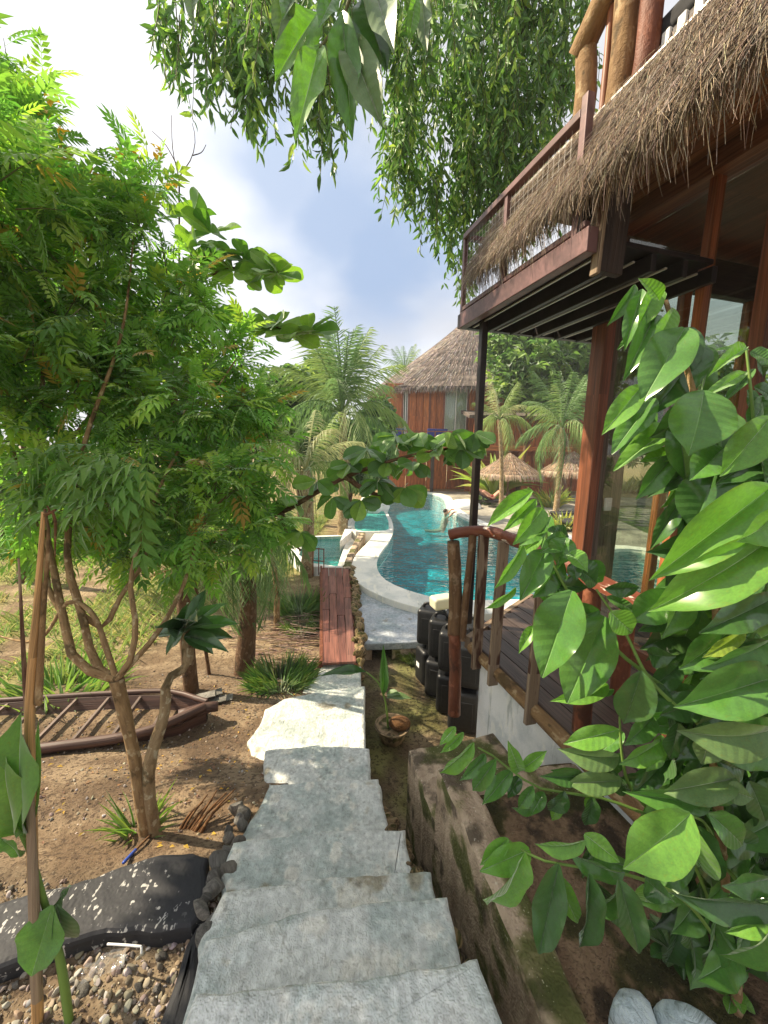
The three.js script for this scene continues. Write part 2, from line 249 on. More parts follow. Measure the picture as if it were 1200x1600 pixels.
function ring(outer, inner, top, h) {
  const s = new THREE.Shape(outer.map(p => new THREE.Vector2(p[0], -p[1]))); s.holes.push(new THREE.Path(inner.map(p => new THREE.Vector2(p[0], -p[1]))));
  const g = new THREE.ExtrudeGeometry(s, { depth: h - .03, bevelEnabled: true, bevelThickness: .015, bevelSize: .015, bevelOffset: -.015, bevelSegments: 2 }); g.rotateX(-Math.PI / 2); g.translate(0, top - h + .015, 0); return boxUV(g);
}
function sheet(pts, y, holes = []) { const s = new THREE.Shape(pts.map(p => new THREE.Vector2(p[0], -p[1]))); for (const h of holes) s.holes.push(new THREE.Path(h.map(p => new THREE.Vector2(p[0], -p[1])))); const g = new THREE.ShapeGeometry(s); g.rotateX(-Math.PI / 2); g.translate(0, y, 0); return boxUV(g, 0); }
// stone: lumpy icosahedron, shared variants
const stoneGeos = []; for (let k = 0; k < 7; k++) { let g = new THREE.IcosahedronGeometry(.5, 2); g = mergeVertices(g.deleteAttribute('uv') && g.deleteAttribute('normal') && g || g); const p = g.attributes.position; const pl = []; for (let j = 0; j < 11; j++) pl.push([V3(rr(-1, 1), rr(-1, 1), rr(-1, 1)).normalize(), rr(.24, .4)]); for (let i = 0; i < p.count; i++) { const v = V3(p.getX(i), p.getY(i), p.getZ(i)); for (const [n, d] of pl) { const q = v.dot(n); if (q > d) v.addScaledVector(n, (d - q) * .85); } v.multiplyScalar(1 + .14 * (fbm(v.x * 4 + 9 + k, v.y * 4 + v.z * 3 + 9, 99, 7, 3) - .5)); p.setXYZ(i, v.x, v.y, v.z); } g.computeVertexNormals(); stoneGeos.push(boxUV2(g)); }
function boxUV2(g) { const p = g.attributes.position, uv = new Float32Array(p.count * 2); for (let i = 0; i < p.count; i++) { uv[i * 2] = p.getX(i) * .4 + p.getY(i) * .2; uv[i * 2 + 1] = p.getZ(i) * .4 + p.getY(i) * .25; } g.setAttribute('uv', new THREE.BufferAttribute(uv, 2)); return g; }
const mtxE = (p, rx, ry, rz, sx, sy = sx, sz = sx) => new THREE.Matrix4().compose(p, new THREE.Quaternion().setFromEuler(new THREE.Euler(rx, ry, rz)), V3(sx, sy, sz));
// leaf blade along +z from 0 to 1, width 1 across x at scale 1, normal +y
function blade(n, prof, fold, bend, wave = 0, twist = 0) {
  const pos = [], uv = [], idx = []; let o = 0;
  for (const s of [-1, 1]) {
    for (let i = 0; i <= n; i++) {
      const t = i / n, w = prof(t) * .5, y0 = -bend * t * t, tw = twist * t;
      for (let k = 0; k <= 2; k++) { const a = k / 2, x = s * w * a; let y = y0 + fold * w * a * (1.6 - a * .6) + wave * Math.sin(t * 9 + s) * a * a * w; const xx = x * Math.cos(tw) - (y - y0) * Math.sin(tw), yy = y0 + x * Math.sin(tw) + (y - y0) * Math.cos(tw); pos.push(xx, yy, t - bend * bend * .35 * t * t); uv.push(.5 + s * a * .5, t); }
    }
    for (let i = 0; i < n; i++) for (let k = 0; k < 2; k++) { const a = o + i * 3 + k, b = a + 3; s > 0 ? idx.push(a, b, a + 1, a + 1, b, b + 1) : idx.push(a, a + 1, b, a + 1, b + 1, b); }
    o = pos.length / 3;
  }
  const g = new THREE.BufferGeometry(); g.setAttribute('position', new THREE.Float32BufferAttribute(pos, 3)); g.setAttribute('uv', new THREE.Float32BufferAttribute(uv, 2)); g.setIndex(idx); g.computeVertexNormals(); return g;
}
const ovate = t => Math.pow(Math.sin(Math.PI * Math.pow(Math.min(1, t * .97 + .012), .78)), .85) * (1 - .25 * sm(.75, 1, t));
const elliptic = t => Math.pow(Math.sin(Math.PI * Math.pow(Math.min(1, t * .985 + .01), .93)), .8) * (1 - .55 * sm(.78, 1, t));
const obovate = t => t < .66 ? .1 + .9 * Math.pow(Math.sin(t / .66 * Math.PI / 2), 1.1) : Math.sqrt(Math.max(.002, 1 - Math.pow((t - .66) / .345, 2)));
const lance = t => Math.sin(Math.PI * Math.pow(t * .99 + .005, .85));
const bigLeafGeos = [blade(12, ovate, .4, .3, .14), blade(12, elliptic, .3, .2, .12, .15), blade(12, elliptic, .45, .4, .16, -.2), blade(12, ovate, .28, .12, .18, .12), blade(12, elliptic, .4, .55, .1, .1)];
const almondGeos = [blade(10, obovate, .22, .15, .06), blade(10, obovate, .14, .32, .08), blade(10, obovate, .3, .05, .08)];
// matrix for a leaf from base to tip, width w, blade facing hint
function leafMtx(B, Tp, w, hint) {
  const z = Tp.clone().sub(B), L = z.length(); z.normalize(); const x = hint.clone().cross(z); if (x.lengthSq() < 1e-4) x.set(1, 0, 0).cross(z); x.normalize(); const y = z.clone().cross(x);
  return new THREE.Matrix4().makeBasis(x.multiplyScalar(w), y.multiplyScalar((w + L) * .5), z.multiplyScalar(L)).setPosition(B);
}
// instanced foliage: geometry, list of [matrix, colour]
function inst(name, geo, mat, list, parent, kind = 'stuff') {
  const m = new THREE.InstancedMesh(geo, mat, list.length), o = parent ? origin.get(parent) : V3(0, 0, 0), q = new THREE.Matrix4();
  list.forEach(([a, c], i) => { q.copy(a); q.elements[12] -= o.x; q.elements[13] -= o.y; q.elements[14] -= o.z; m.setMatrixAt(i, q); m.setColorAt(i, c); });
  m.name = parent ? name : numbered(name); m.castShadow = m.receiveShadow = true; if (kind) m.userData.kind = kind; (parent || scene).add(m); return m;
}
const jit = (c, s = .25) => { const f = 1 + rr(-s, s); return col(c[0] * f * (1 + rr(-.12, .18)), c[1] * f, c[2] * f * (1 + rr(-.2, .2))); };
const sphere = () => { const v = V3(0, 0, 0); do v.set(rr(-1, 1), rr(-1, 1), rr(-1, 1)); while (v.lengthSq() > 1 || v.lengthSq() < .01); return v; };

// ------------------------------------------------------------------ pool, ground, terrace
const A0 = 16.5 * Math.PI / 180;
const UU = V3(-Math.sin(A0), 0, -Math.cos(A0)), RR = V3(Math.cos(A0), 0, -Math.sin(A0)), UP = V3(0, 1, 0);
const BL = (D, R, y) => V3(UU.x * D + RR.x * R, y, UU.z * D + RR.z * R);     // near house: distance along, distance across, height
const onR = (px, py, R) => { const d = ray(px, py), t = R / d.dot(RR); return V3(d.x * t, EYE + d.y * t, d.z * t); };
const xz = v => [v.x, v.z];
const poolPx = [[592, 773], [636, 769], [672, 770], [690, 775], [697, 786], [707, 798], [722, 807], [742, 816], [790, 843], [850, 862], [920, 866], [970, 857], [1000, 859], [1030, 870], [1062, 890], [1062, 918], [980, 930], [900, 934], [760, 938], [720, 938], [680, 934], [630, 920], [600, 905], [588, 886], [591, 868], [607, 846], [614, 829], [611, 812], [602, 798], [594, 786]];
const pool = spline(poolPx.map(p => xz(onY(p[0], p[1], .1))), 150);
const lowPool = [[478, 840], [537, 838], [541, 848], [528, 886], [486, 881], [466, 868]].map(p => xz(onY(p[0], p[1], -.12)));
const copeW = p => { const c = .48; return p[0] < 2.3 && p[1] > -13.5 ? .62 : c; };
const copeOut = offset(pool, copeW);
const bigOut = offset(pool, .25), lowOut = offset(lowPool, .1);
const stairBand = (x, z) => z < 1.2 && z > -5.2 && x > mixn(-.45, -.95, sm(-.6, -4.6, z)) && x < 3.5;
function groundH(x, z) {
  if (z > -27 && z < -5 && inside(bigOut, x, z)) return -1.9;
  if (z > -16 && z < -8 && inside(lowOut, x, z)) return -1.4;
  const slope = .70 - .20 * sm(-1.75, -2.25, z) - .32 * sm(-2.3, -3.5, z) - .28 * sm(-3.6, -5.4, z) - .25 * sm(-5.4, -8, z);
  let h = slope + .10 * (fbm(x * .8 + 40, z * .8 + 40, 999, 5, 4) - .5) + .05 * (fbm(x * 4 + 40, z * 4 + 40, 999, 8, 3) - .5);
  h = mixn(h, -.15, sm(-4.5, -12, x) * .8);
  if (x > -.45 - .1 * z * -.6 && stairBand(x, z)) h = Math.min(h, -.32);
  if (x > -.35 && z > -8.5) h = Math.min(h, -.32);
  if (x > -1.2 && z < -8.5 && z > -27) h = x > -.3 ? .02 : Math.min(h, -.2);
  if (z < -20) h = mixn(h, .03 + .05 * (fbm(x * .3 + 40, z * .3 + 90, 999, 5, 3) - .5), sm(-20, -26, z));
  if (z > 0) h = mixn(h, .75, sm(0, 2, z));
  return h;
}
{
  const xs = [], zs = []; for (let v = -7; v <= 10.01; v += .14) xs.push(v); for (let s = .2, v = 10; v < 400; s *= 1.25) xs.push(v += s); for (let s = .2, v = -7; v > -400; s *= 1.25) xs.unshift(v -= s);
  for (let v = 2; v >= -14; v -= .14) zs.push(v); for (let v = zs[zs.length - 1]; v > -30; v -= .22) zs.push(v); for (let s = .4, v = zs[zs.length - 1]; v > -600; s *= 1.25) zs.push(v -= s); for (let s = .3, v = 2; v < 80; s *= 1.4) zs.unshift(v += s);
  const pos = [], cs = [], uv = [], idx = [], nx = xs.length;
  for (const z of zs) for (const x of xs) {
    pos.push(x, groundH(x, z), z); uv.push(x, z);
    const a = fbm(x * .9 + 60, z * .9 + 60, 999, 44, 5), b = fbm(x * 3 + 60, z * 3 + 60, 999, 45, 4);
    let c = mixc([.235, .19, .15], [.32, .27, .215], a); c = mixc(c, [.15, .12, .095], sm(.52, .66, b) * .6);
    const dry = sm(-4.6, -6.5, z) * sm(.5, -1.2, x); c = mixc(c, [.46, .40, .29], dry * .7);
    const green = Math.max(sm(-3.3, -5.5, x), sm(-6, -9, z) * sm(-1.5, -3, x)) * sm(.30, .48, a); c = mixc(c, mixc([.24, .32, .09], [.42, .46, .19], b), green);
    if (z < -22) c = mixc(c, mixc([.55, .47, .30], [.42, .42, .20], sm(.45, .6, a)), sm(-22, -26, z));
    if (x < -.6 && z > -1.9 && z < .5) c = mixc(c, mixc([.25, .22, .18], [.16, .14, .115], b), .8);
    if (x > -.6 && z > -8.5 && x < 3) c = mixc([.20, .175, .135], [.17, .19, .08], sm(.45, .6, b));
    cs.push(...c);
  }
  for (let j = 0; j < zs.length - 1; j++) for (let i = 0; i < nx - 1; i++) { const a = j * nx + i, b = a + nx; idx.push(a, a + 1, b, b, a + 1, b + 1); }
  const g = new THREE.BufferGeometry(); g.setAttribute('position', new THREE.Float32BufferAttribute(pos, 3)); g.setAttribute('uv', new THREE.Float32BufferAttribute(uv, 2)); g.setAttribute('color', new THREE.Float32BufferAttribute(cs, 3)); g.setIndex(idx); g.computeVertexNormals();
  struct('ground', g, M.dirt);
}
{ // basin, coping, water
  const wall = (pts, y0, y1, flip) => { const pos = [], uv = [], idx = []; let s = 0; for (let i = 0; i <= pts.length; i++) { const p = pts[i % pts.length]; if (i) { const q = pts[(i - 1) % pts.length]; s += Math.hypot(p[0] - q[0], p[1] - q[1]); } pos.push(p[0], y1, p[1], p[0], y0, p[1]); uv.push(s, y1, s, y0); if (i) { const a = i * 2 - 2; idx.push(a, a + 1, a + 2, a + 2, a + 1, a + 3); } } const g = new THREE.BufferGeometry(); g.setAttribute('position', new THREE.Float32BufferAttribute(pos, 3)); g.setAttribute('uv', new THREE.Float32BufferAttribute(uv, 2)); g.setIndex(idx); g.computeVertexNormals(); return g; };
  struct('pool_basin', [wall(pool, -1.05, .0), sheet(pool, -1.05)], M.basin);
  struct('pool_water', sheet(offset(pool, -.001), .0), M.water);
  struct('pool_coping', ring(copeOut, pool, .1, .42), M.coping);
  struct('lower_pool_basin', [wall(lowPool, -.9, -.1), sheet(lowPool, -.9)], M.shallow);
  struct('lower_pool_water', sheet(lowPool, -.2), M.water);
  struct('lower_pool_coping', ring(offset(lowPool, .3), lowPool, -.1, .75), M.whitewash);
  // beige terrace on the far and right side of the pool
  const near = (px, py) => { const q = onY(px, py, .1); let b = 0, bd = 1e9; bigOut.forEach((p, k) => { const d = Math.hypot(p[0] - q.x, p[1] - q.z); if (d < bd) { bd = d; b = k; } }); return b; };
  struct('terrace', prism(bigOut.slice(near(655, 769), near(1062, 905) + 1).concat([[10, -5.2], [24, -4.2], [24, -24], [14, -26.5], [8, -27.8], [2.2, -28]]), .06, .2, .01), M.terrace);
  // white shell-shaped spillway between the two pools
  const sp = thing('pool_spillway', 'white plastered spillway wall with pale turquoise shelf between the two pools', 'pool wall', [-1, .1, -14]);
  const P = (x, y, h) => onY(x, y, h);
  const shelf = [[556, 806], [575, 797], [598, 797], [609, 808], [613, 822], [609, 829], [556, 830], [549, 826]].map(p => xz(P(p[0], p[1], .16)));
  obj('shelf', prism(spline(shelf, 40), .16, .5), M.whitewash, sp);
  obj('shelf_tile', prism(spline(offset(shelf, -.14), 40), .18, .04, .006), M.shallow, sp);
  const c1 = [P(594, 792, .1), P(590, 786, .1), P(584, 783, .1), P(580, 792, .1)];
  obj('crest', tube([P(604, 799, .12), P(593, 793, .3), P(583, 787, .45), P(578, 798, .3)], [.3, .5, .55, .35], 0, 14, 12, .03), M.whitewash, sp);
  obj('chute', prism(rough([xz(P(549, 800, .14)), xz(P(566, 798, .14)), xz(P(548, 832, .14)), xz(P(531, 846, .14))], .3, .01), .14, .8), M.whitewash, sp);
  obj('divider', prism(rough([xz(P(563, 829, .13)), xz(P(571, 832, .13)), xz(P(556, 858, .13)), xz(P(547, 888, .13)), xz(P(534, 888, .13)), xz(P(546, 858, .13))], .12, .015), .13, .6, .03), M.stain, sp);
}
// lawn with pale flagstones sunk into the grass
{
  const lw = struct('lawn', prism([[9.5, -13.2], [24, -12.4], [24, -23.5], [11.2, -21.5]], .075, .06, .004), std({ map: rep(T.mottle, 1.1), bumpMap: rep(T.dirtB, .3), bumpScale: .03, roughness: .95, color: col(.20, .30, .09) }));
  const pg = [0, 1, 2, 3].map(k => prism(rough([[-.3, -.22], [.3, -.22], [.3, .22], [-.3, .22]], .2, .03, k + 3), .035, .05, .01));
  for (let i = 0; i < 13; i++) for (let j = 0; j < 13; j++) { const x = 10.6 + i * .82 + (j % 2) * .4 + rr(-.07, .07), z = -13.4 - j * .62 + rr(-.06, .06); if (x - 9.7 < (-z - 13.2) * .2) continue; place('paver', pick(pg), pick(M.stone.slice(0, 2)), lw, mtxE(V3(x, .06, z), 0, rr(-.3, .3), 0, 1)); }
}

// ------------------------------------------------------------------ stairs, ramp, retaining walls
{
  const st = thing('concrete_stairs', 'uneven grey concrete stairs descending between dirt garden and mossy wall', 'stairs', [0, 0, -2]);
  const far = [[[-.538, -.939], [.334, -1.035]], [[-.636, -1.2], [.289, -1.354]], [[-.692, -1.495], [.262, -1.602]], [[-.809, -1.887], [.151, -1.988]], [[-.781, -2.462], [-.004, -2.54]], [[-.98, -3.017], [-.092, -3.06]], [[-1.06, -3.993], [-.189, -4.25]], [[-.85, -4.72], [-.277, -5.0]], [[-.82, -5.3], [-.34, -5.3]]];
  const leftExtra = { 1: [[-.60, -.9]], 2: [[-.72, -1.3]], 3: [[-.70, -1.55], [-.80, -1.7]], 4: [[-.86, -2.0], [-.80, -2.3]], 5: [[-.84, -2.5], [-.93, -2.8]], 6: [[-.98, -3.05], [-1.16, -3.18], [-1.25, -3.35], [-1.2, -3.55], [-1.22, -3.8]], 7: [[-1.1, -4.05], [-.98, -4.25], [-.95, -4.5]], 8: [[-.86, -4.8]] };
  for (let k = 0; k < far.length; k++) {
    const y = k < 8 ? 1.4 - .19 * k : -.0, [fl, fr] = far[k], nz = k ? Math.max(far[k - 1][0][1], far[k - 1][1][1]) + .12 : 1.0;
    const nl = k ? [far[k - 1][0][0] + .05, nz] : [-.55, 1.0], nr = k ? [far[k - 1][1][0] - .02, nz] : [.62, 1.0];
    const mid = [mixn(fl[0], fr[0], .5), mixn(fl[1], fr[1], .5) - rr(-.02, .05)];
    const pts = [nr, ...(k === 0 ? [[.40, -.75]] : []), fr, mid, fl, ...(leftExtra[k] || []).slice().reverse(), nl];
    obj('step', prism(rough(pts, .035, .008, k + 60), y, k < 7 ? .5 : .55, .03), M.concrete, st);
  }
  // rubble between the black slab and the stairs
  for (let i = 0; i < 16; i++) { const t = i / 15, p = V3(mixn(-.72, -.93, t) + rr(-.05, .04), mixn(.98, .56, t), mixn(-1.35, -2.35, t)); place('stone', pick(stoneGeos), pick(M.stone), st, mtxE(p, rr(0, 6), rr(0, 6), rr(0, 6), rr(.06, .14), rr(.06, .11), rr(.06, .14))); }
  for (let i = 0; i < 10; i++) { const t = i / 9, p = V3(mixn(-.98, -1.1, t) + rr(-.05, .03), mixn(.42, .2, t), mixn(-2.5, -3.0, t)); place('stone', pick(stoneGeos), pick(M.stone), st, mtxE(p, rr(0, 6), rr(0, 6), rr(0, 6), rr(.09, .16))); }
  for (let i = 0; i < 18; i++) { const t = i / 17, k = t * 4.2, p = V3(mixn(.36, -.02, t) + rr(-.02, .03), 1.28 - .19 * k - .1, mixn(-1.05, -2.6, t)); place('stone', pick(stoneGeos), pick(M.mossStone), st, mtxE(p, rr(0, 6), rr(0, 6), rr(0, 6), rr(.07, .12))); }
}
{
  const rp = thing('wooden_ramp', 'reddish brown plank walkway leading from the stairs to the lower pool', 'walkway', [-.9, 0, -7]);
  const n0 = [onY(503, 1038, .06), onY(556, 1035, .06)], n1 = [onY(503, 888, .1), onY(545, 888, .1)];
  for (let i = 0; i < 4; i++) for (let s = 0; s < 2; s++) {
    const cut = [.42, .6, .36, .55][i], t0 = s ? cut + .002 : 0, t1 = s ? 1 : cut - .002, c = (i + .5) / 4;
    const a0 = n0[0].clone().lerp(n0[1], c), a1 = n1[0].clone().lerp(n1[1], c), w = mixn(n0[1].x - n0[0].x, n1[1].x - n1[0].x, (t0 + t1) / 2) / 4 - .006;
    obj('plank', bar(a0.clone().lerp(a1, t0), a0.clone().lerp(a1, t1), w, .035), M.ramp[(i + s * 2) % 4], rp);
  }
  const L0 = onY(502, 1040, .02), L1 = onY(502, 888, .06);
  obj('side_rail', bar(L0, L1, .05, .14), M.redLog, rp);
  obj('side_rail', bar(n0[1].clone().setY(-.02), n1[1].clone().setY(.02), .05, .12), M.redLog, rp);
  for (const t of [.03, .35, .68, .97]) obj('post', tube([L0.clone().lerp(L1, t).setY(-.4), L0.clone().lerp(L1, t).setY(.0)], .045, .04, 3, 8), M.redLog, rp);
  // thin metal gate frame at the far end
  const gt = thing('metal_gate_frame', 'thin rusty metal frame standing at the end of the plank walkway', 'frame', onY(497, 896, -.05));
  const q = (x, y) => atZ(x, y, -onY(497, 893, .05).z);
  for (const [a, b] of [[[489, 856], [489, 898]], [[498, 856], [498, 898]], [[506, 858], [506, 894]]]) obj('upright', tube([q(...a), q(...b)], .014, .014, 2, 6, 0), M.redLog, gt);
  for (const y of [857, 876]) obj('rail', tube([q(488, y), q(507, y + 1)], .014, .014, 2, 6, 0), M.redLog, gt);
}
{ // mossy rubble wall along the ramp
  const w = thing('rubble_wall', 'low mossy rubble wall beside the plank walkway', 'stone wall', [-.45, -.2, -7]);
  for (let i = 0; i < 46; i++) for (let l = 0; l < 3; l++) { const t = (i + rr(-.3, .3)) / 45, z = mixn(-5.15, -9.5, t), x = -.30 - .115 * (-z - 5.15) + (l - 1) * .03 + rr(-.04, .04); place('stone', pick(stoneGeos), pick(M.mossStone), w, mtxE(V3(x, -.24 + l * .15 + rr(-.02, .02), z), rr(0, 6), rr(0, 6), rr(0, 6), rr(.15, .22), rr(.14, .19), rr(.16, .24))); }
  const cs = thing('concrete_apron', 'grey stained concrete apron below the curved pool coping with a drain hole', 'concrete slab', [.3, -.3, -6.5]);
  const o = [xz(onY(556, 918, -.03)), xz(onY(575, 927, -.03)), xz(onY(610, 940, -.03)), xz(onY(660, 954, -.03)), xz(onY(740, 962, -.03)), xz(onY(760, 985, -.03)), xz(onY(690, 1000, -.03)), xz(onY(625, 1004, -.03)), xz(onY(566, 1006, -.03)), xz(onY(557, 960, -.03))];
  obj('slab', prism(rough(o, .1, .008, 71), -.03, .12, .02), M.slab, cs);
  const ins = offset(o, -.06);
  obj('cheek', prism([[ins[8][0], ins[8][1]], [ins[8][0] + .1, ins[8][1]], [ins[8][0] + .1, ins[8][1] - .7], [ins[8][0], ins[8][1] - .7]], -.15, .22), M.stain, cs);
  obj('cheek', prism([[ins[8][0] + .42, ins[8][1]], [ins[6][0], ins[6][1]], [ins[6][0], ins[6][1] - .6], [ins[8][0] + .42, ins[8][1] - .7]], -.15, .22), M.stain, cs);
}
{ // retaining wall and planter to the right of the stairs
  const w = thing('retaining_wall', 'brown stained concrete retaining wall beside the stairs with soil planter on top', 'retaining wall', [.6, .5, -1.5]);
  const L = [[.60, .7], [.60, -.6], [.565, -1.0], [.50, -1.4], [.42, -1.8], [.35, -2.1]], Rr = [[.50, -2.2], [.58, -1.85], [.66, -1.4], [.73, -1.0], [.78, -.6], [.78, .7]];
  obj('wall', prism(rough(L.concat(Rr), .05, .008, 33), 1.12, 1.45, .03), M.stain, w);
  obj('soil', prism(rough([[.74, .7], [.70, -1.0], [.56, -1.9], [.50, -2.15], [1.25, -2.25], [2.2, -.5], [2.2, .7]], .1, .01, 35), 1.05, .5, .02), M.soil, w);
  obj('soil_ledge', prism(rough([[.50, -1.98], [1.3, -2.0], [1.3, -2.24], [.50, -2.16]], .06, .01, 37), 1.065, .5, .03), M.stain, w);
  const b = thing('mossy_block', 'dark mossy concrete block below the white plinth beside the stairs', 'concrete block', [.6, 0, -2.5]);
  obj('block', prism(rough([[.235, -2.86], [1.2, -3.15], [1.3, -2.0], [.42, -2.0]], .05, .01, 39), .6, .92, .035), M.stain, b);
}
{ // black bitumen covered slab on the left with its return along the stairs
  const s = thing('black_slab', 'black tarred wall top with white flecks beside the stairs', 'wall', [-1.5, .5, -1.9]);
  const q = (x, y, h) => xz(onY(x, y, h));
  obj('slab', prism(rough([q(328, 1335, .80), q(322, 1420, .80), q(300, 1447, .80), q(140, 1462, .80), q(-60, 1530, .80), [-3.6, -1.5], [-3.6, -2.0], q(-40, 1415, .80), q(130, 1372, .80), q(250, 1332, .80), q(305, 1325, .80)], .06, .012, 41), .80, .5, .03), M.tar, s);
  obj('return', prism(rough([q(318, 1425, .78), q(290, 1600, .95), [-.62, .6], [-.80, .6], [-.80, -.9], q(290, 1470, .78)], .06, .01, 43), .77, .5, .03), M.tar, s);
}

// ------------------------------------------------------------------ near house: deck, facade, balcony, thatch
const DY = 1.31;   // deck level
{
  const dk = thing('timber_deck', 'dark timber deck on a white plastered plinth beside the retaining wall', 'deck', BL(2, 2.2, 0));
  // boards run along the house
  for (let i = 0; i < 14; i++) { const R = 1.80 + i * .145, far = 3.02 + Math.min(.75, i * .1); obj('board', bar(BL(-.4, R, DY - .02), BL(far, R, DY - .02), .139, .035), M.deck[i % 3], dk); }
  obj('edge_beam', tube([BL(-.4, 1.73, DY - .07), BL(.8, 1.74, DY - .08), BL(1.9, 1.73, DY - .075), BL(2.98, 1.74, DY - .075)], .062, .055, 16, 9, .05), M.paleLog, dk);
  obj('end_beam', bar(BL(3.04, 1.72, DY - .06), BL(3.85, 3.0, DY - .06), .06, .12), M.weather, dk);
  const p = [BL(2.93, 1.80, 0), BL(3.6, 2.95, 0), BL(3.0, 5, 0), BL(-.4, 5, 0), BL(-.4, 1.80, 0)].map(xz);
  obj('plinth', prism(p, DY - .13, 1.6, .01), M.plaster, dk);
  obj('corner_prop', tube([BL(3.0, 1.60, .58), BL(3.02, 1.60, 1.0), BL(3.03, 1.58, DY + .05)], .058, .054, 8, 9, .05), M.redLog, dk);
  for (const R of [2.2, 3.0]) obj('pier', bar(BL(3.3, R, -.32), BL(3.3, R, DY - .06), .18, .18), M.plaster, dk);
}
{
  const ry = 2.25, rl = thing('log_railing', 'rustic railing of weathered planks under a curved log handrail on the deck edge', 'railing', BL(2.5, 1.75, DY));
  obj('handrail', tube([BL(3.05, 1.50, 2.27), BL(2.97, 1.60, 2.31), BL(2.8, 1.70, 2.345), BL(2.5, 1.74, 2.345), BL(2.15, 1.75, 2.33), BL(1.8, 1.75, 2.30)], .048, .046, 18, 10, .06), M.flake, rl);
  obj('corner_post', tube([BL(3.05, 1.59, DY + .02), BL(3.03, 1.57, 1.75), BL(3.0, 1.51, ry - .03)], .062, .055, 8, 9, .06), M.log, rl);
  const b = [[2.80, 1.68, 2.80, 1.68], [2.55, 1.685, 2.56, 1.71], [2.08, 1.69, 2.1, 1.72]];
  for (const [d0, r0, d1, r1] of b.slice(0, 3)) obj('baluster', bar(BL(d0, r0, DY - .17), BL(d1, r1, 2.315), .085, .036, UU), M.weather, rl);
  obj('baluster', tube([BL(3.0, 1.64, DY), BL(2.96, 1.64, 1.8), BL(2.9, 1.64, 2.3)], .035, .03, 5, 8), M.log, rl);
  obj('rail_board', bar(BL(1.83, 1.75, 2.295), BL(.5, 1.75, 2.2), .12, .05), M.flake, rl);
  for (const d of [1.75, 1.2, .65]) obj('post', tube([BL(d, 1.80, DY), BL(d, 1.77, 2.2 + (d - .5) * .07)], .055, .05, 5, 9), M.redLog, rl);
  const sp = thing('red_log_post', 'short round red log post standing on the dark deck', 'post', BL(2.0, 2.35, DY));
  obj('log', tube([BL(2.0, 2.35, DY), BL(2.0, 2.35, 2.0)], .06, .055, 5, 10), M.redLog, sp); obj('cap', bar(BL(1.93, 2.35, 2.01), BL(2.07, 2.35, 2.01), .15, .03), M.flake, sp);
}
const house = thing('thatched_house', 'dark timber house with glass front, steel balcony and thatched eave', 'house', BL(2, 3, DY));
